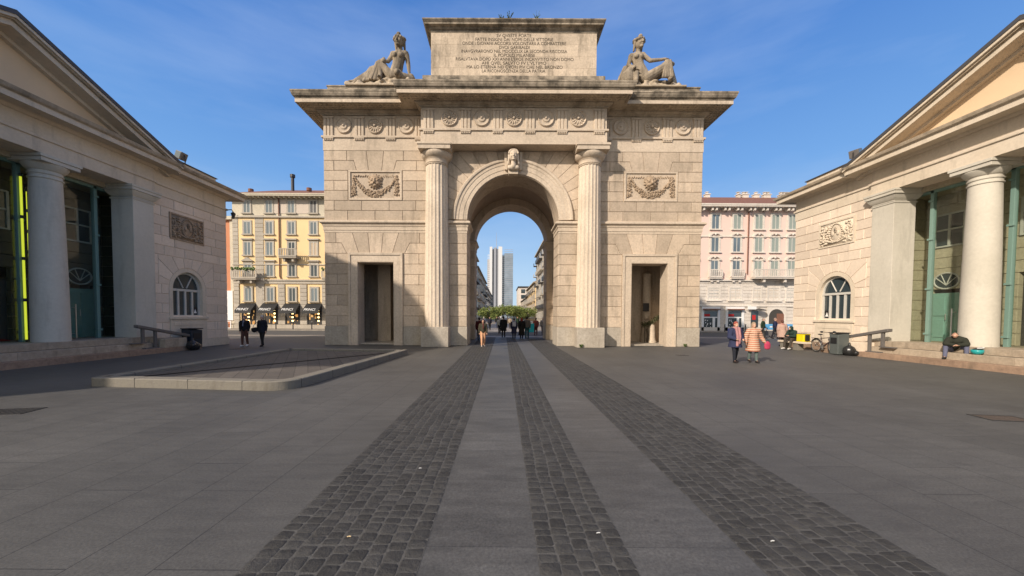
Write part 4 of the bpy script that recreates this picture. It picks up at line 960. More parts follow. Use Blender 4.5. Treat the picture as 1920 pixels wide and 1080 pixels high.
    for cu_ in (4.4, 1.5):
        w_ = N(); w_.box(cu_ - .55, cu_ + .55, -2.39, -2.375, 5.1, 6.6); wo_ = w_.out('upper_window', S['winglass'], t)
        w_ = N()
        for a in (-.55, 0, .55): w_.box(cu_ + a - .04, cu_ + a + .04, -2.38, -2.33, 5.1, 6.6)
        for z_ in (5.1, 5.85, 6.55): w_.box(cu_ - .55, cu_ + .55, -2.375, -2.335, z_, z_ + .07)
        w_.out('upper_window_frame', S['whiteframe'], wo_)
    N().box(-1.3, 2.1, -2.75, -2.6, .765, 3.2).out('dark_entrance', S['interior'], t)
    # glass screen
    for u_ in (4.05, 1.45, -1.45, -4.05):
        M = N(); M.box(u_ - .065, u_ + .065, -1.26, -1.10, .765, 7.5)
        for z_ in (1.1, 3.1, 5.3, 7.0): M.box(u_ - .10, u_ + .10, -1.13, -1.05, z_, z_ + .08)
        M.out('glass_screen_post', S['teal'], t, bevel=.008)
    N().box(-5.4, 5.4, -1.26, -1.10, 7.38, 7.5).out('glass_screen_rail', S['teal'], t)
    for a, c in ((4.16, 5.4), (1.56, 3.94), (-1.34, 1.34), (-3.94, -1.56), (-5.4, -4.16)):
        N().box(a, c, -1.18, -1.165, .775, 7.37).out('glass_pane', S['glass'], t)
    for u_ in (3.05, 2.72):
        M = N(); M.tube([(u_, -.98, .80), (u_, -.98, 2.25)], .022, 8)
        for z_ in (1.0, 2.1): M.tube([(u_, -.98, z_), (u_, -1.17, z_)], .012, 6)
        M.out('door_pull', S['steel'], t)
    return t, T
LL, TL = lodge(-1)
LR, TR = lodge(1)

# yellow light tubes in the left portico
for u_, w_, z0, z1, r_ in ((1.43, -1.0, .8, 7.0, .034), (1.60, -1.02, 3.4, 6.5, .012)):
    x, y, _ = TL(u_, w_, 0); t = thing('light_tube', 'tall glowing yellow green light tube before the glass screen post' if z0 < 1 else 'shorter glowing tube half hidden behind the shaded column', 'light tube', (x, y, .76), wc=True, group='glowing tubes in the shaded portico')
    n = 4
    for i in range(n):
        a = z0 + (z1 - z0) * i / n; b = z0 + (z1 - z0) * (i + 1) / n
        MB().tube([(x, y, a + .06), (x, y, b - .06)], r_, 10).out('tube', S['neon'], t)
        MB().tube([(x, y, b - .06), (x, y, b + .06)], r_ * 1.25, 10).out('clamp', S['darkmetal'], t)
    MB().tube([(x, y, .765), (x, y, z0 + .06)], r_ * .8, 8).out('stand', S['darkmetal'], t)
x, y, _ = TL(-.1, -2.0, 0)
t = thing('awning', 'dark red sloping fabric awning inside the shaded portico', 'awning', (x, y, .765), wc=True)
M = MB(); M.add([(x, y - 1.6, 1.55), (x, y + 1.9, .80), (x - .4, y + 1.9, .80), (x - .4, y - 1.6, 1.55), (x, y - 1.6, .78), (x, y + 1.7, .78), (x - .4, y + 1.7, .78), (x - .4, y - 1.6, .78)], [(0, 1, 2, 3), (4, 7, 6, 5), (0, 4, 5, 1), (3, 2, 6, 7), (0, 3, 7, 4), (1, 5, 6, 2)])
M.out('fabric', cloth((.20, .012, .010)), t)

# ================================================================ BACKGROUND BUILDINGS
def facade_prism(M, a0, a1, b0, b1, y, d): M.box(a0, a1, y - d, y + .02, b0, b1)
def make_window(name, parent, x, y, z, w, h, trim, pane, tw=.16, sill=True, hood=None, nbars=1):
    f = MB()
    f.box(-w / 2 - tw, -w / 2, -.07, .1, -tw * .2, h + tw); f.box(w / 2, w / 2 + tw, -.07, .1, -tw * .2, h + tw); f.box(-w / 2, w / 2, -.065, .1, h, h + tw)
    if sill: f.box(-w / 2 - tw - .08, w / 2 + tw + .08, -.20, .1, -.16, -.02)
    if hood == 'flat': f.box(-w / 2 - tw - .12, w / 2 + tw + .12, -.25, .1, h + tw + .08, h + tw + .25)
    if hood == 'gable': f.add([(-w / 2 - .35, -.25, h + .25), (w / 2 + .35, -.25, h + .25), (0, -.25, h + .75), (-w / 2 - .35, .1, h + .25), (w / 2 + .35, .1, h + .25), (0, .1, h + .75)], [(0, 1, 2), (3, 5, 4), (0, 3, 4, 1), (1, 4, 5, 2), (2, 5, 3, 0)])
    if hood == 'arch':
        for i in range(8):
            a, b = PI * i / 8, PI * (i + 1) / 8; ra, rb = w / 2 + .1, w / 2 + .32; q = .55
            f.add([(ra * math.cos(a), -.2, h + .1 + q * ra * math.sin(a)), (rb * math.cos(a), -.2, h + .1 + q * rb * math.sin(a)), (rb * math.cos(b), -.2, h + .1 + q * rb * math.sin(b)), (ra * math.cos(b), -.2, h + .1 + q * ra * math.sin(b))] +
                  [(ra * math.cos(a), .1, h + .1 + q * ra * math.sin(a)), (rb * math.cos(a), .1, h + .1 + q * rb * math.sin(a)), (rb * math.cos(b), .1, h + .1 + q * rb * math.sin(b)), (ra * math.cos(b), .1, h + .1 + q * ra * math.sin(b))],
                  [(0, 1, 2, 3), (7, 6, 5, 4), (1, 5, 6, 2), (0, 3, 7, 4)])
        f.box(-w / 2 - .32, -w / 2 - .02, -.2, .1, h + .0, h + .12); f.box(w / 2 + .02, w / 2 + .32, -.2, .1, h, h + .12); f.ell((0, -.15, h + .38), (.14, .12, .16), 8, 6)
    o = f.out(name, trim, parent); off = Vector((0, 0, 0))
    o.location = (Vector((x, y, z)) - parent.location)
    p = MB(); p.box(-w / 2, w / 2, -.02, -.004, 0, h)
    pm = p.out('window_pane', pane, None); pm.parent = o
    if nbars:
        b = MB(); b.box(-.035, .035, -.05, -.021, 0, h); b.box(-w / 2, -w / 2 + .06, -.05, -.021, 0, h); b.box(w / 2 - .06, w / 2, -.05, -.021, 0, h); b.box(-w / 2 + .06, w / 2 - .06, -.048, -.021, h - .06, h)
        bb = b.out('window_sash', S['whiteframe'], None); bb.parent = o
    return o
def wcopy(w, x, y, z, parent, pane=None):
    c = dup(w, parent, Vector((x, y, z)) - parent.location)
    if pane:
        for k in c.children:
            if k.name.startswith('window_pane'): k.data = pane.data
    return c
def pane_proto(w, h, mat, nm='window_pane'):
    me = MB().box(-w / 2, w / 2, -.02, -.004, 0, h).mesh(nm); me.materials.append(mat)
    class _P: data = me
    return _P
def balcony(parent, x0, x1, y, z, stone_mat, kindname='balcony', plants=False):
    M = MB(); M.box(x0, x1, y - 1.0, y + .02, z - .2, z); M.box(x0 - .04, x1 + .04, y - 1.06, y + .02, z - .06, z + .0)
    n = max(2, int((x1 - x0) / 2.4))
    for i in range(n): cx = x0 + (x1 - x0) * (i + .5) / n; M.box(cx - .12, cx + .12, y - .8, y + .02, z - .6, z - .2)
    b = M.out(kindname, stone_mat, parent)
    r = MB(); r.box(x0, x1, y - 1.02, y - .92, z + .86, z + .96); r.box(x0, x1, y - 1.01, y - .94, z + .02, z + .12)
    k = int((x1 - x0) / .22)
    for i in range(k + 1):
        cx = x0 + (x1 - x0) * i / k; r.box(cx - .05 if i not in (0, k) else cx - .1, cx + .05 if i not in (0, k) else cx + .1, y - 1.0, y - .94, z + .12, z + .86)
    rr = r.out('balustrade', stone_mat, None); rr.parent = b
    if plants:
        p = MB(); rnd = random.Random(3)
        for i in range(60): p.ell((rnd.uniform(x0, x1), y - 1.0 + rnd.uniform(-.12, .12), z + .95 + rnd.uniform(0, .3)), rnd.uniform(.06, .16), 6, 4)
        q = p.out('balcony_plants', S['leaf'], None); q.parent = b
    return b
# ---- yellow apartment block
YB = 46.0
yb = thing('apartment_building', 'yellow six storey apartment block with grey window surrounds and black shop awnings', 'apartment building', (-23, 50, 0), wc=True)
bx0, bx1 = -33.6, -11.0
w = MB(); w.box(bx0, bx1, YB, 62, 6.0, 13.9); w.out('wall', S['yellow'], yb)
w = MB(); w.box(bx0, bx1, YB + .01, 62, 13.9, 16.25); w.out('top_storey', S['palestucco'], yb)
w = MB(); w.box(bx0, bx1, YB + .05, 61.9, 0, 6.0); w.out('ground_storey', S['yellow'], yb)
tr = MB()
for z0, z1, d in ((13.82, 13.98, .22), (6.05, 6.22, .2), (5.7, 6.0, .08), (8.0, 8.12, .10), (.12, .6, .12)): tr.box(bx0 - .02, bx1 + .02, YB - d, YB + .04, z0, z1)
tr.out('string_course', S['greystone'], yb)
wx = [-31.75 + 2.74 * i for i in range(8)]
for cx, w0, zt in ((bx0 + .36, .36, 13.8), (-30.38 + .1, .55, 13.8), (-22.2, .0, 6), ):
    if w0 == 0: continue
    z = .12; qs = MB()
    while z < zt: qs.block(rect(cx - w0, cx + w0, z, z + .52), -.02, .05, lambda a, b, d: (a, YB - d, b), gap=.015); z += .52
    qs.out('quoins', S['greystone'], yb)
for i in range(7):
    cx = wx[i] + 1.37
    z = .12; qs = MB()
    while z < 5.6: qs.block(rect(cx - .45, cx + .45, z, z + .5), -.02, .06, lambda a, b, d: (a, YB - d, b), gap=.015); z += .5
    qs.out('quoins', S['greystone'], yb)
ev = MB(); ev.box(bx0 - .9, bx1 + .9, YB - .95, 63, 16.25, 16.42); ev.box(bx0 - .95, bx1 + .95, YB - 1.0, YB - .85, 16.42, 16.55)
for i in range(40): ev.box(bx0 + i * .62, bx0 + i * .62 + .14, YB - .8, YB, 16.1, 16.25)
ev.out('eaves', S['palestucco'], yb)
rf = MB(); rf.add([(bx0 - .9, YB - .95, 16.5), (bx1 + .9, YB - .95, 16.5), (bx1 + .9, 63, 16.5), (bx0 - .9, 63, 16.5), (bx0 + 2.5, 52, 19.2), (bx1 - 2, 52, 19.2), (bx1 - 2, 57, 19.2), (bx0 + 2.5, 57, 19.2)], [(0, 1, 5, 4), (1, 2, 6, 5), (2, 3, 7, 6), (3, 0, 4, 7), (4, 5, 6, 7), (0, 3, 2, 1)])
ro = rf.out('roof', S['rooftile'], yb)
for x_, y_, hh in ((-28.6, 50.5, 2.9), (-33.6, 49.5, 1.1), (-25.6, 49, 1.1), (-22.6, 49.5, 1.2), (-18, 50, 1.5)):
    c = MB(); zz0 = 17.9 if hh > 2 else 17.4; c.lathe([(.2, zz0 - .8), (.2, zz0 + hh - .4), (.32, zz0 + hh - .38), (.32, zz0 + hh)], (x_, y_), 10); q = c.out('chimney', S['rooftile'] if hh < 2 else S['darkmetal'], yb)
W1 = make_window('window', yb, wx[0], YB, 12.3 - .65, .85, 1.35, S['greystone'], S['winglass2'])
rows = [(14.45, 1.5, None), (11.85, 1.5, None), (9.25, 1.6, 'flat'), (6.65, 1.55, 'flat'), (3.55, 1.65, None)]
bpy.data.objects.remove([c for c in W1.children][1]); 
for c in list(W1.children): bpy.data.objects.remove(c)
bpy.data.objects.remove(W1)
rnd = random.Random(8)
for ri, (z, hgt, hd) in enumerate(rows):
    pr0 = make_window('window', yb, wx[0], YB, z, .85, hgt, S['greystone'], S['winglass2'], hood='gable' if ri == 3 else hd)
    pr1 = make_window('window', yb, wx[1], YB, z, .85, hgt, S['greystone'], S['winglass2'], hood=hd)
    sh = pane_proto(.85, hgt, S['shutter']); bl_ = pane_proto(.85, hgt, S['blind']); cu_ = pane_proto(.85, hgt, S['winglass'])
    for x_ in wx[2:]:
        wcopy(pr1, x_, YB, z, yb, rnd.choice([None, None, sh, cu_, cu_, bl_]))
balcony(yb, wx[0] - 1.4, wx[0] + 1.6, YB, 6.3, S['greystone'], plants=True)
balcony(yb, wx[2] - 1.05, wx[2] + 1.05, YB, 8.95, S['greystone'])
balcony(yb, wx[4] - 1.3, wx[4] + 1.3, YB, 6.3, S['greystone'], plants=True)
dp = MB(); dp.tube([(-27.75, YB - .12, 16.2), (-27.75, YB - .12, 6.6), (-27.6, YB - .12, 6.3)], .07, 8); dp.out('drainpipe', S['rooftile'], yb)
for i in (1, 2, 4, 5): MB().box(wx[i] + .55, wx[i] + 2.2, YB - .03, YB + .03, 14.35, 16.0).out('stucco_panel', S['cream'], yb)
for i, x_ in enumerate(wx[:7]):
    if i >= 6: continue
    so_ = MB().box(x_ - .82, x_ + .82, YB - .015, YB + .045, .15, 2.9).out('shopfront', S['interior'], yb)
    f = MB(); f.box(x_ - .9, x_ - .8, YB - .06, YB + .02, .12, 2.95); f.box(x_ + .8, x_ + .9, YB - .06, YB + .02, .12, 2.95); f.box(x_ - .8, x_ + .8, YB - .06, YB + .02, 2.85, 2.95); f.box(x_ - .03, x_ + .03, YB - .05, YB - .02, .15, 2.85); f.out('shopfront_frame', S['darkmetal'], so_)
    g = MB(); rnd = random.Random(40 + i)
    for k in range(14):
        a = rnd.uniform(-.7, .6); z = rnd.uniform(.4, 2.3); g.box(x_ + a, x_ + a + rnd.uniform(.08, .3), YB - .032, YB - .018, z, z + rnd.uniform(.08, .45))
    g.out('shop_display', S['shop'], so_)
    g = MB()
    for k in range(4): z = 1.0 + .45 * k; a = (-.1 + .5 * (i % 2)); g.box(x_ + a, x_ + a + .2, YB - .05, YB - .033, z, z + .16)
    g.out('display_lamps', S['lampwarm'], so_)
    a_ = MB(); zt, zbm = 3.25, 2.35
    a_.add([(x_ - .95, YB - .03, zt), (x_ + .95, YB - .03, zt), (x_ + 1.0, YB - 1.1, zbm), (x_ - 1.0, YB - 1.1, zbm), (x_ - 1.0, YB - 1.1, zbm - .35), (x_ + 1.0, YB - 1.1, zbm - .35)], [(0, 1, 2, 3), (3, 2, 5, 4)])
    a_.add([(x_ - .95, YB - .03, zt), (x_ - 1.0, YB - 1.1, zbm), (x_ - .95, YB - .03, zbm)], [(0, 1, 2)]); a_.add([(x_ + .95, YB - .03, zt), (x_ + 1.0, YB - 1.1, zbm), (x_ + .95, YB - .03, zbm)], [(0, 1, 2)])
    aw = a_.out('shop_awning', S['black'], yb)
    if i < 5:
        me = text_mesh("PRINCI", .52, S['white'], 'lettering', None, Vector((x_ - .1, YB - 1.02, zbm + .12)), Euler((R(50), 0, 0)), .01, 1.35); q = link('lettering', me, None); q.parent = aw; q.location = (0, 0, 0)
# orange neighbour, further left
ob = thing('apartment_building', 'orange and cream apartment block seen edge on beside the shaded lodge', 'apartment building', (-38.7, 50, 0), wc=True)
MB().box(-43, -33.62, YB + .3, 60, 0, 13.6).out('wall', S['orange'], ob); MB().box(-43.4, -33.65, YB - .1, 60, 13.6, 14.0).out('eaves', S['palestucco'], ob)
MB().box(-34.1, -33.63, YB + .2, YB + .32, 0, 13.5).out('corner_strip', S['palestucco'], ob); MB().box(-35.1, -33.8, YB + .1, YB + .22, 1.1, 4.8).out('shutter_panel', S['white'], ob)
g = MB(); g.box(-35.15, -33.8, YB - .3, YB - .2, .12, .2)
for i in range(4): g.box(-35.15 + i * .42, -35.05 + i * .42, YB - .3, YB - .2, .2, .95)
g.box(-35.15, -33.8, YB - .3, YB - .2, .95, 1.03); g.out('low_railing', S['white'], ob)
MB().add([(-43, YB, 14), (-33.7, YB, 14), (-33.7, 60, 14), (-43, 60, 14), (-41, 52, 15.5), (-35.5, 52, 15.5)], [(0, 1, 5, 4), (1, 2, 5), (2, 3, 4, 5), (3, 0, 4), (0, 3, 2, 1)]).out('roof', S['rooftile'], ob)
for i, z in enumerate((3.6, 6.6, 9.4, 11.8)): make_window('window', ob, -37.2, YB + .3, z, .9, 1.4, S['palestucco'], S['winglass'])

# ---- pink apartment block
pb = thing('apartment_building', 'pink five storey apartment block with white window surrounds and roof chimneys', 'apartment building', (24, 50, 0), wc=True)
px0, px1 = 12.2, 39.5
MB().box(px0, px1, YB, 60, 6.3, 15.1).out('wall', S['pink'], pb)
w = MB(); z = .12
w.box(px0, px1, YB + .03, 59.9, 0.1, 6.3)
while z < 6.2: w.block(rect(px0, px1, z, z + .42), -.04, .03, lambda a, b, d: (a, YB - d, b), gap=.016); z += .42
w.out('ground_storey', S['pinktrim'], pb)
tr = MB()
for z0, z1, d in ((6.3, 6.5, .22), (15.1, 15.25, .3), (11.75, 11.86, .1), (3.15, 3.3, .15), (.1, .55, .12)): tr.box(px0 - .02, px1 + .02, YB - d, YB + .06, z0, z1)
tr.out('string_course', S['pinktrim'], pb)
ev = MB(); ev.box(px0 - .8, px1 + .8, YB - .95, 61, 15.25, 15.42); ev.box(px0 - .85, px1 + .85, YB - 1.0, YB - .9, 15.42, 15.6)
for i in range(18):
    for q in (0, .5): c = px0 + .8 + i * 1.55 + q; ev.box(c, c + .2, YB - .75, YB, 14.85, 15.25)
ev.out('eaves', S['pinktrim'], pb)
ro = MB().add([(px0 - .9, YB - 1.0, 15.6), (px1 + .9, YB - 1.0, 15.6), (px1 + .9, 61, 15.6), (px0 - .9, 61, 15.6), (px0 + 3, 50, 17.9), (px1 - 3, 50, 17.9), (px1 - 3, 56, 17.9), (px0 + 3, 56, 17.9)], [(0, 1, 5, 4), (1, 2, 6, 5), (2, 3, 7, 6), (3, 0, 4, 7), (4, 5, 6, 7), (0, 3, 2, 1)]).out('roof', S['rooftile'], pb)
for x_, ww, nn in ((27.4, .7, 1), (31.6, .35, 1), (32.5, .9, 2), (34.0, .8, 1), (35.4, 1.1, 2), (38.2, 2.6, 5), (22, .8, 1), (17, .8, 1)):
    c = MB(); y_ = 50.2; ww *= .8; c.box(x_ - ww / 2, x_ + ww / 2, y_ - .3, y_ + .3, 15.8, 18.25); c.box(x_ - ww / 2 - .08, x_ + ww / 2 + .08, y_ - .38, y_ + .38, 18.25, 18.35)
    for k in range(nn): a = x_ - ww / 2 + ww * (k + .5) / nn; c.box(a - .12, a + .12, y_ - .12, y_ + .12, 18.35, 18.6); c.box(a - .2, a + .2, y_ - .2, y_ + .2, 18.6, 18.66)
    c.out('chimney', S['pinktrim'], pb)
px = [26.25, 28.95, 31.65, 33.7, 35.8, 38.0, 23.6, 20.9, 18.2, 15.5]
prow = [(12.75, 1.75, 'none'), (9.95, 1.75, 'arch'), (6.95, 1.9, 'arch'), (3.95, 1.5, 'wide')]
for ri, (z, hgt, hd) in enumerate(prow):
    gs = pane_proto(.95 if hd != 'wide' else 1.35, hgt, S['greenshutter']); bl = pane_proto(.95 if hd != 'wide' else 1.35, hgt, S['blind']); dk = pane_proto(.95 if hd != 'wide' else 1.35, hgt, S['winglass'])
    p0 = make_window('window', pb, px[0], YB, z, .95 if hd != 'wide' else 1.35, hgt, S['pinktrim'], S['winglass2'], hood='arch' if hd == 'arch' else None, tw=.2)
    rnd = random.Random(60 + ri)
    for i, x_ in enumerate(px[1:]):
        c = wcopy(p0, x_, YB, z, pb, bl if (hd == 'wide' and i != 3) else (gs if i in (1, 2, 3) or rnd.random() < .4 else rnd.choice([None, dk])))
        if hd == 'wide' and i in (1, 3): c.scale.x = .7
balcony(pb, 30.7, 41.0, YB, 6.75, S['pinktrim'])
for x_ in (26.25, 28.95): balcony(pb, x_ - .75, x_ + .75, YB + .55, 6.75, S['pinktrim'])
dp = MB(); dp.tube([(30.3, YB - .12, 15.2), (30.3, YB - .12, 7.2)], .07, 8); dp.out('drainpipe', S['rooftile'], pb)
for x_ in (25.9, 28.9, 22.5, 19.4):
    so_ = MB().box(x_ - .85, x_ + .85, YB - .055, YB - .035, .15, 2.55).out('shopfront', S['winglass'], pb)
    f = MB(); f.box(x_ - 1.15, x_ - .85, YB - .12, YB, .12, 2.7); f.box(x_ + .85, x_ + 1.15, YB - .12, YB, .12, 2.7); f.box(x_ - 1.15, x_ + 1.15, YB - .16, YB, 2.7, 3.1); f.box(x_ - .85, x_ + .85, YB - .10, YB - .05, 1.72, 1.86); f.box(x_ + .25, x_ + .55, YB - .10, YB - .056, .15, 1.72); f.out('shopfront_frame', S['white'], so_)
    f = MB(); f.box(x_ - .8, x_ - .1, YB - .09, YB - .06, 1.9, 2.2); f.out('red_display', cloth((.45, .03, .03)), so_)
    g = MB(); rnd = random.Random(int(x_))
    for k in range(12): a = rnd.uniform(-.75, .1); z = rnd.uniform(.3, 1.4); g.box(x_ + a, x_ + a + .1, YB - .075, YB - .06, z, z + .12)
    g.out('shop_display', S['white'], so_)
    a_ = MB(); a_.box(x_ - 1.0, x_ + 1.0, YB - .5, YB - .12, 2.72, 2.85); a_.out('rolled_awning', S['rooftile'], pb)
for x_ in (31.4,):
    so_ = MB().box(x_ - .45, x_ + .45, YB - .055, YB - .035, .15, 2.6).out('shopfront', S['winglass'], pb); MB().box(x_ - .3, x_ + .1, YB - .09, YB - .06, 1.5, 2.1).out('red_display', cloth((.45, .03, .03)), so_)
    a_ = MB()
    a_.lathe([(.001, 2.95), (.75, 2.75), (.78, 2.68), (.75, 2.66)], (x_ + .3, YB - .35), 16, PI, 2 * PI); a_.out('shop_canopy', S['darkmetal'], pb)
    MB().box(x_ - 1.1, x_ - .1, YB - .5, YB - .35, 2.8, 3.15).out('shop_sign', S['white'], pb)
M = MB(); M.archwall(34.1, 1.9, .95, 34.1 - 1.2, 34.1 + 1.2, 3.12, YB - .10, YB, lambda a, b, d: (a, d, b)); M.box(32.9, 33.15, YB - .1, YB, .12, 1.9); M.box(35.05, 35.3, YB - .1, YB, .12, 1.9); ge = M.out('gateway', S['pinktrim'], pb)
M = MB(); M.add([(34.1 + .95 * math.cos(PI * i / 14), YB - .045, 1.9 + .95 * math.sin(PI * i / 14)) for i in range(15)] + [(33.15, YB - .045, .12), (35.05, YB - .045, .12)], [list(range(17))]); M.out('gateway_recess', S['interior'], ge)
MB().box(34.15, 35.02, YB - .09, YB - .05, .14, 2.3).out('gateway_door', S['rooftile'], ge)
M = MB(); M.box(36.3, 37.1, YB - .08, YB - .04, .6, 2.9); M.out('doorway', S['interior'], pb)

# ---- the street seen through the arch
def street_house(label, x, sgn, y0, y1, H_, wall, seed, nfl=5, balc=True, setb=0):
    t = thing('street_house', label, 'house', (x - sgn * 4, (y0 + y1) / 2, 0), wc=True)
    xa, xb = (x, x - 10) if sgn > 0 else (x, x + 10)      # sgn>0: faces +X
    lo, hi = min(xa, xb), max(xa, xb)
    MB().box(lo, hi, y0, y1, 0, H_).out('wall', wall, t)
    MB().box(lo - .7, hi + .7, y0 - .1, y1 + .1, H_ + .01, H_ + .3).out('eaves', S['greystone'], t)
    MB().add([(lo - .6, y0, H_ + .3), (hi + .6, y0, H_ + .3), (hi + .6, y1, H_ + .3), (lo - .6, y1, H_ + .3), ((lo + hi) / 2, y0 + 2, H_ + 2.2), ((lo + hi) / 2, y1 - 2, H_ + 2.2)], [(0, 1, 4), (1, 2, 5, 4), (2, 3, 5), (3, 0, 4, 5), (0, 3, 2, 1)]).out('roof', S['rooftile'], t)
    n = max(2, int((y1 - y0) / 3.4)); fh = H_ / nfl
    f = MB(); f.box(-.05, .10, -.75, .75, -.1, fh * .62 + .12); p = MB(); p.box(.10, .13, -.58, .58, 0, fh * .62)
    proto = None
    for k in range(nfl):
        for i in range(n):
            yy = y0 + (y1 - y0) * (i + .5) / n; zz = k * fh + fh * .2; lc = Vector((x, yy, zz)) - t.location
            if proto is None:
                proto = f.out('window', S['greystone'], t); proto.location = lc; q = p.out('window_pane', S['winglass'], None); q.parent = proto
                proto.scale.x = sgn
            else:
                c = dup(proto, t, lc)
        if balc and k > 0:
            r_ = random.Random(seed + k)
            for i in range(n):
                if r_.random() < .6:
                    b = MB(); yy = y0 + (y1 - y0) * (i + .5) / n; xo = sorted((x, x + sgn * 1.0)); b.box(xo[0], xo[1], yy - 1.2, yy + 1.2, k * fh + .3, k * fh + .45); b.box(*((xo[1] - .06, xo[1]) if sgn > 0 else (xo[0], xo[0] + .06)), yy - 1.2, yy + 1.2, k * fh + .45, k * fh + 1.35)
                    b.out('balcony', S['darkmetal'] if k % 2 else S['greystone'], t)
    return t
street_house('nearest brown street house beyond the arch, on its left kerb', -8.6, 1, 108, 122, 19.5, S['greystone'], 1)
street_house('second street house beyond the arch, behind the brown one', -8.8, 1, 122.5, 190, 18.0, S['palestucco'], 2)
street_house('farthest low street house before the glass tower', -9.0, 1, 190.5, 300, 17, S['greystone'], 3)
street_house('tall balconied brown apartment house beyond the arch, close to its right pier', 11.4, -1, 56, 128, 22.0, S['greystone'], 4, nfl=6)
street_house('slim yellow street house between the balconied house and the grey flats', 11.2, -1, 128.5, 175, 13.5, S['yellow'], 5, nfl=4)
street_house('small grey street house at the far end of the right kerb', 11.4, -1, 176, 260, 10.5, S['palestucco'], 6, nfl=3)
fb = thing('office_building', 'grey modern flat roofed block between tower and yellow house', 'office building', (14.5, 248, 0), wc=True)
MB().box(9.6, 22, 230, 262, 0, 19.5).out('wall', S['pinktrim'], fb); MB().box(9.2, 22.5, 229.4, 262.5, 19.5, 20.2).out('flat_roof', S['darkmetal'], fb)
for k in range(5):
    for i in range(3): MB().box(11.2 + i * 3.4, 13.7 + i * 3.4, 229.9, 229.99, 2 + k * 3.5, 4.4 + k * 3.5).out('window', S['winglass'], fb)
# ---- tower
tw = thing('skyscraper', 'tall slender white and glass office tower with an antenna', 'skyscraper', (-3, 370, 0), wc=True)
S['towerwhite'] = plain('tower_white', (0.62, 0.62, 0.62), 0.5); S['towergrey'] = plain('tower_grey', (0.30, 0.31, 0.34), 0.4); S['towerglass'] = plain('tower_glass', (0.20, 0.25, 0.30), 0.15, spec=0.8, var=0.5, scale=0.25)
TY = 352.0
def tx(px_): return (px_ - 943) / F_PX * TY
def tz(py_): return (591.5 - py_) / F_PX * TY + 1.85
for a, b, top, mt, nm, dy in ((912.8, 917.6, 485, 'towergrey', 'side_wing', 6), (917.6, 922.5, 463, 'towerwhite', 'white_fin', 0), (922.5, 925.2, 466, 'towergrey', 'recess', 4), (925.2, 929.5, 464, 'towergrey', 'core', 1.5), (929.6, 934, 466, 'towergrey', 'recess', 3), (934, 941, 462.5, 'towerwhite', 'white_fin', .5), (941, 945, 478, 'towerglass', 'glass_slot', 4), (945, 961.4, 474.5, 'towerglass', 'glass_block', 2)):
    MB().box(tx(a), tx(b) - .02, TY + dy, TY + 30, 0, tz(top)).out(nm, S[mt], tw)
fl = MB()
for k in range(34): z = 6 + k * 1.78; fl.box(tx(945) + .1, tx(961.4) - .1, TY + 1.85, TY + 1.99, z, z + .35)
fl.out('floor_bands', S['towergrey'], tw)
for a in (913, 941.2):
    fl = MB()
    for k in range(30): z = 5 + k * 1.9; fl.box(tx(a) + .1, tx(a + 4.2), TY + (5.8 if a < 920 else 3.8), TY + (5.99 if a < 920 else 3.99), z, z + .5)
    fl.out('floor_bands', S['towerwhite'], tw)
an = MB(); an.tube([(tx(930), TY + 6, tz(466)), (tx(930), TY + 6, tz(434))], [.35, .08], 6); an.out('antenna', S['towergrey'], tw)
for i_, (tp, ww) in enumerate(((463, 0),)): pass

# ================================================================ TREES, WEEDS
def tree(label, x, y, h, r, seed, group):
    t = thing('street_tree', label, 'tree', (x, y, 0), group=group); rnd = random.Random(seed)
    M = MB(); M.tube([(0, 0, 0), (.05, 0, h * .35), (-.03, .05, h * .6)], [.16, .12, .06], 8)
    for i in range(6):
        a = rnd.uniform(0, 2 * PI); M.tube([(0, 0, h * .38), (math.cos(a) * r * .4, math.sin(a) * r * .4, h * .55), (math.cos(a) * r * .75, math.sin(a) * r * .75, h * .72)], [.07, .05, .02], 6)
    M.out('trunk', S['bark'], t)
    cl = [(Vector((rnd.uniform(-1, 1) * r * .8, rnd.uniform(-1, 1) * r * .8, h * rnd.uniform(.42, .86))), rnd.uniform(.3, .5) * r) for _ in range(16)]
    for nm, mt, k in (('crown', 'leaf', 1700), ('light_leaves', 'leaf2', 1700)):
        M = MB(); vs = []; fs = []
        for i in range(k):
            c, rr = rnd.choice(cl); d = Vector((rnd.gauss(0, 1), rnd.gauss(0, 1), rnd.gauss(0, .8))).normalized() * rr * rnd.uniform(.55, 1.05); p = c + d
            a = Vector((rnd.gauss(0, 1), rnd.gauss(0, 1), rnd.gauss(0, 1))).normalized(); b = a.orthogonal().normalized(); s_ = rnd.uniform(.10, .20)
            o = len(vs); vs += [p - a * s_, p + b * s_ * .6, p + a * s_, p - b * s_ * .6]; fs.append((o, o + 1, o + 2, o + 3))
        M.add(vs, fs); M.out(nm, S[mt], t)
for i, (x_, y_, h_, r_) in enumerate(((-4.0, 98, 3.9, 2.5), (-1.4, 103, 4.3, 2.7), (1.2, 97, 4.5, 2.8), (3.8, 104, 4.5, 2.7), (6.2, 99, 4.2, 2.4))):
    tree(['leftmost small round street tree beyond the arch', 'second street tree from the left beyond the arch', 'middle street tree of the row beyond the arch', 'second street tree from the right beyond the arch', 'rightmost street tree of the row beyond the arch'][i], x_, y_, h_, r_, i + 1, 'small trees in the street beyond the arch')
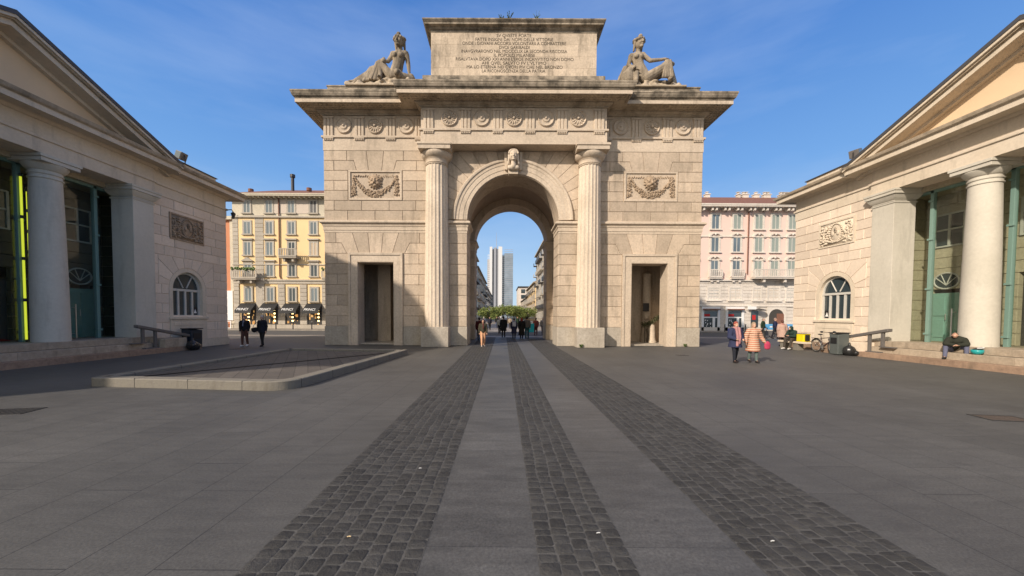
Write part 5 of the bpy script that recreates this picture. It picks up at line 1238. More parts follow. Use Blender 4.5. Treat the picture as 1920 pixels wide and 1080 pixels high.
def weed(label, loc, h, seed, n=14):
    rnd = random.Random(seed); M = MB()
    for i in range(n):
        a = rnd.uniform(0, 2 * PI); l = h * rnd.uniform(.5, 1); e = Vector((math.cos(a) * l * .5, math.sin(a) * l * .4, l)); M.tube([(0, 0, 0), e * .5 + Vector((0, 0, .04)), e], [.01, .008, .003], 4)
        for k in range(3): p = e * rnd.uniform(.4, 1); b = Vector((rnd.gauss(0, 1), rnd.gauss(0, 1), rnd.gauss(0, .5))).normalized() * .06; c = b.orthogonal().normalized() * .03; M.add([p - b, p + c, p + b, p - c], [(0, 1, 2, 3)])
    o = M.out('weed', S['leaf']); o.location = loc; tag(o, label, 'weed', 'weeds growing on the gate')
weed('leftmost small weed growing on the attic roof edge', (CX - .75, 22.5, 19.40), .38, 1); weed('wispy weed sprouting mid roof on the attic', (CX - .28, 22.5, 19.40), .5, 2); weed('bushy weed on the attic roof right of its middle', (CX + 1.35, 22.5, 19.40), .5, 3)
weed('low weed tuft at the foot of the right column base', (CX + 4.0, 21.45, 0), .22, 4, 26); weed('low weed tuft at the foot of the gate plinth beyond the right doorway', (CX + 10.6, 22.5, 0), .18, 5, 22)

# ================================================================ PLANTER BED (raised kerb on the square)
pt_ = thing('planter_bed', 'long low granite kerbed bed with brown paved floor beside the shaded lodge', 'raised bed', (-7.9, 13.5, 0), wc=True)
def rounded(pts, rad, n=8):
    out = []
    for i, p in enumerate(pts):
        p = Vector(p); a = (Vector(pts[i - 1]) - p).normalized(); b = (Vector(pts[(i + 1) % len(pts)]) - p).normalized(); r = rad[i]
        q0 = p + a * r; q1 = p + b * r
        for k in range(n + 1): t = k / n; out.append(tuple(q0 * (1 - t) ** 2 + p * 2 * t * (1 - t) + q1 * t * t))
    return out
outl = rounded([(-10.55, 9.3), (-5.15, 8.8), (-4.50, 17.5), (-10.45, 17.9)], [.2, .75, .2, .2])
M = MB(); M.sweep([(-.36, 0), (0, 0), (0, .205), (-.02, .225), (-.34, .225), (-.36, .205)], outl); kb = M.out('kerb', S['kerb'], pt_, smooth=True, auto=35)
M = MB()
for a in range(0, len(outl)): pass
per_ = [Vector(p) for p in outl]; acc = 0
for i in range(len(per_)):
    p, q = per_[i], per_[(i + 1) % len(per_)]; L_ = (q - p).length; d = (q - p).normalized(); nrm = Vector((d.y, -d.x)); t = 0
    while acc + (L_ - t) > 1.45:
        t += 1.45 - acc; acc = 0; c = p + d * t
        w = nrm * .004; e = nrm * -.364; f = d * .004
        M = MB(); vs = [(c + w + f), (c + w - f), (c + e - f), (c + e + f)]; M.add([(v.x, v.y, .0) for v in vs] + [(v.x, v.y, .228) for v in vs], [(0, 3, 2, 1), (4, 5, 6, 7), (0, 1, 5, 4), (1, 2, 6, 5), (2, 3, 7, 6), (3, 0, 4, 7)]); M.out('joint', S['darkmetal'], kb)
    acc += L_ - t
inn = inset(outl, .355); M = MB(); M.add([(a, b, .13) for a, b in inn], [list(range(len(inn)))]); M.out('bed_floor', S['bed'], pt_)

# ================================================================ COVERS IN THE GROUND
def cover(label, x, y, w, l, mat, rz=0, round_=False):
    t = thing('manhole_cover', label, 'manhole cover', (x, y, 0), rz, group='covers set in the paving')
    f = MB()
    if round_: f.lathe([(w / 2, .0), (w / 2, .009), (w / 2 - .04, .009), (w / 2 - .04, 0)], (0, 0), 28)
    else:
        for a, b, c, d in ((-w / 2, w / 2, -l / 2, -l / 2 + .04), (-w / 2, w / 2, l / 2 - .04, l / 2), (-w / 2, -w / 2 + .04, -l / 2 + .04, l / 2 - .04), (w / 2 - .04, w / 2, -l / 2 + .04, l / 2 - .04)): f.box(a, b, c, d, 0, .009)
    f.out('frame', S['darkmetal'], t); p = MB()
    if round_: p.lathe([(.001, .0075), (w / 2 - .042, .0075), (w / 2 - .042, 0)], (0, 0), 28)
    else:
        p.box(-w / 2 + .042, w / 2 - .042, -l / 2 + .042, l / 2 - .042, 0, .005)
        for i in range(7):
            for j in range(5): cx = -w / 2 + .09 + i * (w - .18) / 6; cy = -l / 2 + .09 + j * (l - .18) / 4; p.box(cx - .02, cx + .02, cy - .02, cy + .02, .005, .008)
    p.out('plate', mat, t)
cover('dark square iron drain cover in the paving nearest the camera on the shaded side', -9.25, 6.85, .75, .50, S['darkmetal'], R(12))
cover('rusty brown drain cover in the paving on the sunlit side', 9.25, 6.75, .72, .45, plain('rusty_iron', (.075, .055, .042), .8), R(-10))
cover('small grey cover just in front of the gate, by the left column base', -3.2, 21.3, .6, .4, S['darkmetal'])
cover('small grey cover in front of the right doorway of the gate', 8.6, 17.6, .5, .35, S['darkmetal'])
cover('dark cover on the central slab band under the arch', .35, 20.9, .7, .45, S['darkmetal'])
cover('small dark cover beyond the raised bed near the two men', -14.2, 19.6, .6, .45, S['darkmetal'])
# crumbs of litter on the setts
for i, (x_, y_, c_, lb) in enumerate(((-1.28, 2.98, (.6, .45, .25), 'tiny tan cigarette end on the left band of setts'), (.80, 3.05, (.6, .6, .58), 'tiny white paper scrap on the middle band of setts'), (-1.0, 4.35, (.5, .5, .5), 'tiny pale scrap on the left band of setts further off'), (2.2, 2.95, (.65, .65, .62), 'tiny white scrap on the right band of setts'))):
    M = MB(); M.tube([(0, 0, .005), (.018, .007, .006), (.032, .006, .005)], [.004, .005, .004], 6); o = M.out('litter', cloth(c_)); o.location = (x_, y_, .014); tag(o, lb, 'litter', 'litter on the setts')

# ================================================================ RAILINGS, BINS, FLOODLIGHTS
for T, lb, side in ((TL, 'dark sloping handrail beside the steps of the shaded lodge', -1), (TR, 'weathered sloping handrail beside the steps of the sunlit lodge', 1)):
    x, y, _ = T(5.4, .62, 0); t = thing('handrail', lb, 'handrail', (x, y, 0), wc=True)
    N = lambda: MB(T); a, b = (3.95, 1.36), (6.95, .74)
    f = lambda u: a[1] + (b[1] - a[1]) * (u - a[0]) / (b[0] - a[0])
    M = N(); M.add([(a[0], .52, a[1] - .13), (b[0], .52, b[1] - .13), (b[0], .74, b[1] - .13), (a[0], .74, a[1] - .13), (a[0], .52, a[1]), (b[0], .52, b[1]), (b[0], .74, b[1]), (a[0], .74, a[1])], [(0, 3, 2, 1), (4, 5, 6, 7), (0, 1, 5, 4), (1, 2, 6, 5), (2, 3, 7, 6), (3, 0, 4, 7)])
    M.out('beam', S['railmetal'], t, bevel=.015)
    for u, z0 in ((4.25, .50), (4.85, .24), (6.5, .0)):
        M = N(); M.box(u - .055, u + .055, .58, .68, z0, f(u) - .12); M.out('post', S['railmetal'], t, bevel=.008)
        if z0 > 0: M = N(); M.box(u - .55, u + .1, .54, .72 if z0 < .3 else .70, z0, z0 + .045); M.out('foot_plate', S['railmetal'], t)
def bin_(T, u, w, col, lb, wd):
    x, y, _ = T(u, w, 0); t = thing('litter_bin', lb, 'litter bin', (x, y, 0), wc=True); m_ = plain('bin_paint', col, .45, metal=.3, bump=.15)
    N = lambda: MB(T); h = 1.02
    M = N(); M.add([(u - wd, w - .26, .03), (u + wd, w - .26, .03), (u + wd, w + .26, .03), (u - wd, w + .26, .03), (u - wd, w - .28, h + .06), (u + wd, w - .28, h + .06), (u + wd, w + .28, h - .02), (u - wd, w + .28, h - .02)], [(0, 3, 2, 1), (4, 5, 6, 7), (0, 1, 5, 4), (1, 2, 6, 5), (2, 3, 7, 6), (3, 0, 4, 7)])
    M.out('box', m_, t, bevel=.02)
    M = N(); M.box(u - wd - .03, u + wd + .03, w - .31, w + .31, h + .04, h + .09); M.out('rim', S['darkmetal'], t, bevel=.01)
    M = N(); M.box(u - wd * .7, u + wd * .7, w + .27, w + .29, .55, .85); M.out('opening', S['black'], t)
    return t
bin_(TL, 7.0, .55, (.02, .03, .045), 'dark blue litter bin against the shaded lodge wall', .34)
bin_(TR, 5.85, 1.15, (.12, .135, .13), 'grey green metal litter bin in front of the sunlit lodge handrail', .24)
for T, u, lb, cl_ in ((TL, 6.35, 'black rubbish bag slumped behind the shaded handrail', (.02, .02, .022)), (TR, 5.35, 'black rubbish bag under the sunlit handrail', (.02, .02, .02))):
    x, y, _ = T(u, 1.1, 0); M = MB(); rnd = random.Random(int(u * 10))
    M.ell((0, 0, .24), (.27, .25, .26)); M.ell((.1, .12, .2), (.2, .2, .2)); M.cap((0, 0, .45), (.02, .02, .62), .07, .04)
    for i in range(10): M.ell((rnd.uniform(-.2, .2), rnd.uniform(-.2, .2), rnd.uniform(.1, .4)), rnd.uniform(.06, .12))
    o = M.blob('rubbish_bag', plain('bin_bag', cl_, .3), voxel=.025); o.location = (x, y, 0); tag(o, lb, 'rubbish bag', 'rubbish bags by the lodges')
for T, u, lb, tr_ in ((TL, 7.8, 'boxy grey floodlight tilted up on the shaded lodge roof', .35), (TR, 7.1, 'round faced floodlight on the sunlit lodge parapet', -.3)):
    x, y, _ = T(u, -.5, 0); t = thing('floodlight', lb, 'floodlight', (x, y, 10.0), 0 if tr_ > 0 else R(20))
    M = MB(); Mx = Matrix.Rotation(tr_, 3, 'Y'); M.cbox((0, 0, .42), (.34, .42, .40), Mx); M.out('housing', S['railmetal'], t, bevel=.02)
    M = MB(); M.cbox(Mx @ Vector((0, -.215, 0)) + Vector((0, 0, .42)), (.28, .012, .33), Mx); M.out('lens', S['winglass2'], t)
    M = MB(); M.box(-.22, -.20, -.03, .03, .03, .45); M.box(.20, .22, -.03, .03, .03, .45); M.box(-.22, .22, -.03, .03, 0, .03); M.out('bracket', S['darkmetal'], t)
x, y, _ = TR(6.2, -.5, 0)
t = thing('warning_lamp', 'small red and dark lamp beside the floodlight on the sunlit parapet', 'lamp', (x, y, 10.0)); M = MB(); M.lathe([(.06, 0), (.06, .12), (.03, .14)], (0, 0), 12); M.out('base', S['darkmetal'], t); M = MB(); M.lathe([(.07, .14), (.075, .24), (.03, .29), (.001, .3)], (0, 0), 12); M.out('lens', cloth((.4, .05, .04)), t)
# wall lamp & security camera under the shaded eave
x, y, _ = TL(10.2, .25, 0); t = thing('wall_lantern', 'small dark lantern on the far corner of the shaded lodge, under its eave', 'lantern', (x, y, 7.9), wc=False)
M = MB(); M.tube([(-.2, 0, .3), (.1, .1, .35), (.2, .1, .2)], .03, 6); M.out('bracket', S['darkmetal'], t); M = MB(); M.lathe([(.05, -.2), (.13, .1), (.14, .12), (.04, .2)], (.2, .1), 8); M.out('lantern_head', S['darkmetal'], t)

# bollards and barrier posts along the far kerb
M0 = None
for i, x_ in enumerate([-33.5, -30.9, -28.2, -26.6, -24.6, -22.4, 26, 28.4, 30.6]):
    if M0 is None:
        M0 = thing('bollard', '', 'bollard', (x_, 43.1, .12)); M = MB(); M.tube([(0, 0, 0), (0, 0, .85)], .06, 8); M.out('post', S['darkmetal'], M0); M = MB(); M.ell((0, 0, .88), (.075, .075, .06), 8, 6); M.out('cap', S['steel'], M0); q = M0
    else: q = dup(M0, None, Vector((x_, 43.1, .12)))
    tag(q, 'thin dark bollard on the far kerb before the %s shops' % ('yellow block' if i < 6 else 'pink block'), 'bollard', 'bollards along the far kerb before the %s block' % ('yellow' if i < 6 else 'pink'))

# ================================================================ BENCH, BICYCLE, DELIVERY BOX
t = thing('stone_bench', 'pale stone bench by the far corner of the sunlit lodge', 'bench', (16.6, 21.1, 0))
M = MB(); M.block([(-.78, -.24), (1.05, -.24), (1.05, .24), (-.78, .24)], .40, .50, lambda a, b, d: (a * .35, b * 0 + a * -.94 + 0, d) if False else (b, -a, d), gap=0, ch=.015); M.out('seat', S['cassmooth'], t)
for a in (-.5, .45): M = MB(); M.box(-.17, .17, -a - .18, -a + .18, 0, .40); M.out('support', S['kerb'], t, bevel=.01)
def bicycle(label, loc, rz):
    t = thing('bicycle', label, 'bicycle', loc, rz)
    def wheel(x):
        M = MB(); n = 36; M.tube([(x + .33 * math.cos(2 * PI * i / n), 0, .35 + .33 * math.sin(2 * PI * i / n)) for i in range(n + 1)], .026, 8, cap=False); w = M.out('wheel', S['rubber'], t, smooth=True)
        M = MB(); M.tube([(x + .295 * math.cos(2 * PI * i / n), 0, .35 + .295 * math.sin(2 * PI * i / n)) for i in range(n + 1)], .012, 6, cap=False)
        M.out('rim', S['steel'], w)
        M = MB(); 
        for i in range(18): a = 2 * PI * i / 18; M.tube([(x, .03 if i % 2 else -.03, .35), (x + .29 * math.cos(a), 0, .35 + .29 * math.sin(a))], .0025, 4)
        M.tube([(x, -.05, .35), (x, .05, .35)], .03, 8); M.out('spokes', S['steel'], w)
        M = MB(); M.tube([(x + .375 * math.cos(a), 0, .35 + .375 * math.sin(a)) for a in [R(10 + 8 * i) for i in range(18)]], .02, 6); M.out('mudguard', S['darkmetal'], t)
    wheel(0); wheel(1.08)
    fm = plain('bike_frame', (.10, .07, .07), .35, metal=.4)
    M = MB(); bb = (.44, 0, .30); st = (.30, 0, .80); hd = (.90, 0, .82)
    M.tube([bb, st], .02, 8); M.tube([bb, (.93, 0, .68)], .035, 8); M.tube([(.31, 0, .74), hd], .02, 8)
    for q in (-.05, .05): M.tube([(0, q, .35), (.42, q * .5, .30)], .012, 6); M.tube([(0, q, .35), (.31, q * .3, .74)], .010, 6)
    M.tube([(.885, 0, .88), (.95, 0, .60)], .025, 8)
    for q in (-.05, .05): M.tube([(.95, q, .62), (1.0, q, .5), (1.08, q, .35)], .014, 6)
    M.out('frame', fm, t, smooth=True)
    M = MB(); M.tube([(.30, 0, .78), (.28, 0, .92)], .014, 6); M.ell((.24, 0, .95), (.14, .075, .035), 12, 8); M.out('saddle', S['black'], t, smooth=True)
    M = MB(); M.tube([(.885, 0, .88), (.86, 0, 1.06)], .016, 6); M.tube([(.76, -.30, 1.10), (.86, -.16, 1.08), (.87, 0, 1.07), (.86, .16, 1.08), (.76, .30, 1.10)], .014, 8); M.ell((.92, 0, 1.0), (.06, .09, .06), 8, 6); M.ell((.72, -.32, 1.1), (.09, .05, .05), 8, 6); M.ell((.72, .32, 1.1), (.09, .05, .05), 8, 6); M.out('handlebar', S['black'], t, smooth=True)
    M = MB(); M.box(-.28, .22, -.07, .07, .735, .75); 
    for q in (-.06, .06): M.tube([(-.2, q, .735), (0, q, .36)], .008, 5)
    M.out('rear_rack', S['darkmetal'], t)
    M = MB(); M.lathe([(.001, -.01), (.095, -.01), (.095, .01), (.001, .01)], (0, 0), 20); Q = MB(); Q.add([(v[0] + .44, v[2] - .05, v[1] + .30) for v in M.v], M.f); Q.tube([(.44, -.07, .30), (.56, -.09, .18)], .012, 6); Q.tube([(.44, .07, .30), (.32, .09, .42)], .012, 6); Q.box(.51, .61, -.14, -.07, .165, .19); Q.box(.27, .37, .07, .14, .41, .435); Q.out('crank', S['steel'], t)
bicycle('dark electric bicycle leaning by the arched window of the sunlit lodge', (16.85, 19.75, 0), R(-92))
t = thing('delivery_box', 'bright yellow cube shaped food delivery box on the stone bench', 'delivery box', (16.62, 20.33, .50))
M = MB(); M.box(-.2, .2, -.24, .24, 0, .44); M.out('box', plain('yellow_vinyl', (.80, .62, .01), .5, bump=.25, bscale=8), t, bevel=.03)
M = MB(); M.box(-.21, .21, -.25, .25, .42, .45); M.out('lid', cloth((.03, .03, .03)), t, bevel=.01); M = MB(); M.box(-.12, .12, -.30, -.245, .06, .40); M.out('shoulder_pad', cloth((.02, .02, .02)), t, bevel=.02)

# ================================================================ STATUES on the gate
def V(*a): return Vector(a)
def rock(M, x0, x1, y0, y1, z0, z1, rnd, n=60):
    for i in range(n): M.ell((rnd.uniform(x0, x1), rnd.uniform(y0, y1), rnd.uniform(z0, z1)), (rnd.uniform(.1, .24), rnd.uniform(.1, .2), rnd.uniform(.06, .16)), 8, 6)
def folds(M, a, b, n, spread, r0, r1, rnd):
    for i in range(n):
        t = (i / (n - 1) - .5) if n > 1 else 0; o = V(*spread) * t; M.cap(V(*a) + o * .5 + V(0, rnd.uniform(-.03, .03), 0), V(*b) + o + V(rnd.uniform(-.03, .03), rnd.uniform(-.03, .03), 0), r0, r1, 8)
def statue_head(M, c, k, rz):
    Mx = Matrix.Rotation(rz, 3, 'Z'); p = lambda x, y, z: Vector(c) + Mx @ Vector((x * k, y * k, z * k))
    M.ell(c, (.23 * k, .26 * k, .32 * k), M=Mx); M.ell(p(0, .06, .08), (.27 * k, .27 * k, .27 * k)); M.cap(p(0, .08, -.1), p(0, .12, -.62), .13 * k, .15 * k)
    M.cap(p(0, -.24, .1), p(0, -.31, -.05), .035 * k, .05 * k, 8); M.ell(p(0, -.25, -.15), (.075 * k, .04 * k, .03 * k)); M.ell(p(0, -.2, -.25), (.1 * k, .08 * k, .07 * k))
    for s in (1, -1): M.ell(p(s * .1, -.2, -.05), (.075 * k, .06 * k, .08 * k)); M.cap(p(s * .04, -.245, .1), p(s * .17, -.2, .1), .025 * k, .02 * k, 6); M.cap(p(s * .25, .05, .1), p(s * .24, .16, -.35), .08 * k, .06 * k)
    for i in range(14):
        a = 2 * PI * i / 14; M.ell(p(.29 * math.cos(a), .03 + .27 * math.sin(a), .14 + .03 * math.sin(3 * a)), .075 * k)
    M.ell(p(0, -.08, .36), (.12 * k, .1 * k, .1 * k)); M.ell(p(0, .16, .33), (.13 * k, .13 * k, .12 * k))
def stone_hand(M, w, d, side, k=1.0):
    """wrist, direction; palm, four fingers and thumb"""
    w = V(*w); d = V(*d).normalized(); sd = V(*side).normalized(); M.cap(w, w + d * .16 * k, .07 * k, .075 * k, 8)
    for i in range(4):
        o = sd * (.035 * k * (i - 1.5)); l = (.15, .18, .17, .13)[i] * k; a = w + d * .18 * k + o; M.cap(a, a + d * l * .55, .024 * k, .022 * k, 6); M.cap(a + d * l * .55, a + d * l + V(0, 0, -.03 * k), .022 * k, .018 * k, 6)
    M.cap(w + d * .06 * k + sd * .06 * k, w + d * .16 * k + sd * .12 * k, .028 * k, .02 * k, 6)
# reclining figure, west wing. local x right, y depth, z up; base plane z = 0
t = thing('statue', 'reclining stone figure on the left wing of the gate, legs stretched out', 'statue', (-7.62, 23.15, 15.72), group='reclining statues on the gate')
rnd = random.Random(31)
M = MB(); rock(M, -1.9, 2.05, -.4, .5, .05, .28, rnd, 90); rock(M, -.2, 1.9, -.4, .5, .2, .45, rnd, 60); M.box(-2.0, 2.1, -.5, .5, .0, .12); M.blob('rock_base', S['dirty'], t, voxel=.05, sm=2)
B = MB(); hd = (1.18, -.05, 2.86); statue_head(B, hd, 1.14, R(-12))
B.cap((.80, .0, 2.12), (1.55, .0, 2.16), .20, .20); B.cap((1.16, .02, 2.02), (1.08, .0, 1.55), .37, .33); B.cap((1.08, 0, 1.5), (.92, 0, .92), .33, .38); B.ell((.78, 0, .78), (.46, .40, .36))
for s in (-.17, .17): B.ell((1.14 + s, -.30, 1.92), (.15, .13, .15))
B.cap((1.62, 0, 2.10), (1.72, .02, 1.50), .16, .125); B.cap((1.72, .02, 1.50), (1.80, -.1, .90), .125, .085); stone_hand(B, (1.80, -.1, .88), (.05, -.2, -1), (1, 0, 0), 1.1)
B.cap((.76, 0, 2.10), (.52, -.15, 1.62), .15, .115); B.cap((.52, -.15, 1.62), (.28, -.30, 1.52), .11, .08); stone_hand(B, (.26, -.31, 1.5), (-1, -.1, .0), (0, 1, .3), 1.0)
B.cap((.7, -.12, .74), (.05, -.22, 1.42), .30, .22); B.cap((.05, -.22, 1.40), (.10, -.36, .55), .19, .12); B.cap((.10, -.36, .5), (.14, -.62, .42), .10, .09); B.ell((.12, -.66, .40), (.10, .16, .07))
B.cap((.55, .15, .72), (-.55, .10, 1.15), .30, .22); B.cap((-.55, .10, 1.15), (-1.55, -.05, .50), .20, .12); B.cap((-1.55, -.05, .48), (-1.86, -.15, .40), .10, .08)
B.blob('figure', S['statue'], t, voxel=.026, sm=1)
D = MB(); folds(D, (-.50, .05, 1.32), (-1.55, -.02, .42), 7, (.5, .1, .45), .10, .10, rnd); folds(D, (.02, -.30, 1.45), (-.25, -.35, .45), 6, (.55, .1, 0), .07, .07, rnd); folds(D, (-.45, -.1, 1.3), (-.85, -.25, .40), 6, (.5, 0, .1), .08, .09, rnd)
D.ell((-.7, 0, .6), (.75, .35, .35)); D.ell((.2, .05, 1.45), (.24, .2, .2)); 
for i in range(14): D.ell((.10 + rnd.uniform(-.2, .25), -.2 + rnd.uniform(-.15, .15), 1.55 + rnd.uniform(-.12, .12)), rnd.uniform(.06, .11))
D.blob('drapery', S['statue'], t, voxel=.028, sm=1)
U = MB(); U.ell((1.22, -.48, .66), (.27, .22, .27)); U.cap((1.22, -.5, .66), (1.22, -.72, .62), .22, .19); U.cap((1.40, -.40, .62), (1.95, -.1, .55), .20, .24); U.ell((1.30, -.70, .72), (.05, .03, .04)); U.ell((1.14, -.70, .72), (.05, .03, .04)); U.ell((1.22, -.76, .62), (.04, .06, .06)); U.ell((1.9, -.1, .7), (.22, .24, .2)); U.blob('urn', S['statue'], t, voxel=.034, sm=1)
# reclining figure, east wing
t = thing('statue', 'stone figure on the right wing of the gate, arm on its raised knee', 'statue', (9.0, 23.15, 15.72), group='reclining statues on the gate')
M = MB(); rock(M, -1.6, 1.9, -.4, .5, .05, .30, rnd, 90); M.box(-1.7, 2.0, -.5, .5, 0, .12); rock(M, -1.3, .2, -.4, .5, .2, .5, rnd, 30); M.blob('rock_base', S['dirty'], t, voxel=.05, sm=2)
B = MB(); statue_head(B, (-.72, 0, 2.86), 1.12, R(22))
B.cap((-1.18, .02, 2.08), (-.50, .0, 2.14), .20, .20); B.cap((-.84, .02, 2.0), (-.72, .0, 1.52), .36, .30); B.cap((-.72, 0, 1.5), (-.42, 0, .88), .31, .37); B.ell((-.30, 0, .78), (.42, .40, .35))
for s in (-.16, .17): B.ell((-.82 + s, -.29, 1.92), (.14, .12, .14))
B.cap((-.46, -.05, 2.10), (-.10, -.18, 1.72), .15, .12); B.cap((-.10, -.18, 1.72), (.62, -.20, 1.78), .12, .085); stone_hand(B, (.62, -.2, 1.80), (1, -.1, -.02), (0, 1, 0), 1.15)
B.cap((-1.22, .02, 2.05), (-1.38, .0, 1.55), .15, .13); B.cap((-1.38, .0, 1.55), (-1.12, -.28, 1.22), .12, .10); stone_hand(B, (-1.10, -.3, 1.2), (.8, -.3, -.5), (0, 1, 0), 1.0)
B.cap((-.25, -.10, .72), (.95, -.2, 1.42), .33, .24); B.cap((.95, -.2, 1.40), (.98, -.42, .55), .21, .12); B.ell((.98, -.58, .36), (.11, .2, .09)); B.cap((.98, -.42, .5), (.98, -.5, .38), .1, .1)
B.cap((-.2, .15, .72), (1.15, .12, 1.35), .30, .22); B.cap((1.2, .12, 1.35), (1.55, .05, .50), .19, .12); B.cap((1.55, .05, .42), (1.78, -.1, .34), .10, .08)
B.blob('figure', S['statue'], t, voxel=.026, sm=1)
D = MB(); folds(D, (.92, -.34, 1.62), (.88, -.46, .60), 6, (.55, 0, 0), .07, .09, rnd); folds(D, (1.25, 0, 1.5), (1.5, 0, .45), 4, (.3, .2, 0), .07, .09, rnd); D.ell((1.02, -.1, 1.55), (.42, .25, .16)); folds(D, (-1.5, .1, 1.5), (-1.85, .1, .45), 5, (.4, .1, .1), .08, .09, rnd); D.cap((-1.35, .05, 1.6), (-1.85, .1, .9), .12, .1); D.cap((-1.6, .1, .6), (1.3, .1, .6), .12, .12)
D.blob('drapery', S['statue'], t, voxel=.028, sm=1)
U = MB(); U.ell((-1.45, -.12, .70), (.42, .34, .50)); U.cap((-1.35, -.12, 1.1), (-1.15, -.15, 1.25), .26, .22); U.ell((-1.12, -.40, 1.20), (.10, .08, .09)); U.cap((-1.0, -.35, .85), (-1.02, -.4, .4), .16, .14); U.blob('urn', S['statue'], t, voxel=.034, sm=1)

# wreath and pedestal in the right doorway
t = thing('wreath', 'withered green wreath on a small marble stand inside the right doorway', 'wreath', (CX + 9.15, 24.7, .10))
M = MB(); M.lathe([(.34, 0), (.34, .1), (.30, .12), (.27, .2), (.24, .95), (.20, 1.15), (.12, 1.25), (.001, 1.28)], (.25, 0), 20); M.out('pedestal', S['smooth'], t, smooth=True, auto=40)
M = MB(); rnd = random.Random(4)
for i in range(420):
    u = rnd.uniform(0, 1); c = V(-.45 + 1.15 * u, -.15 + rnd.gauss(0, .06), 1.2 + .55 * u * u + rnd.gauss(0, .10)); a = V(rnd.gauss(0, 1), rnd.gauss(0, 1), rnd.gauss(0, 1)).normalized(); b = a.orthogonal().normalized(); M.add([c - a * .08, c + b * .03, c + a * .08, c - b * .03], [(0, 1, 2, 3)])
M.out('leaves', plain('withered_leaves', (.075, .075, .03), .8, var=.5, scale=9), t); M = MB(); M.tube([(-.45, -.1, 1.2), (0, -.1, 1.22), (.4, -.1, 1.45), (.7, -.1, 1.75)], .05, 6); M.tube([(-.25, -.1, 1.2), (-.2, 0, .0)], .03, 6); M.tube([(-.05, -.15, .0), (0, -.12, .5), (-.1, -.12, .95)], .07, 6); M.out('branch', S['bark'], t)
t = thing('memorial_plaque', 'small dark bronze plaque on the column inside the right doorway', 'plaque', (CX + 9.12, 24.98, 2.2)); M = MB(); M.box(-.2, .2, -.03, .05, 0, .55); M.out('plate', S['darkmetal'], t, bevel=.01); M = MB(); M.lathe([(.05, -.55), (.13, -.5), (.17, -.3), (.15, -.28), (.001, -.28)], (0, -.12), 12); M.out('lamp_bowl', S['smooth'], t)

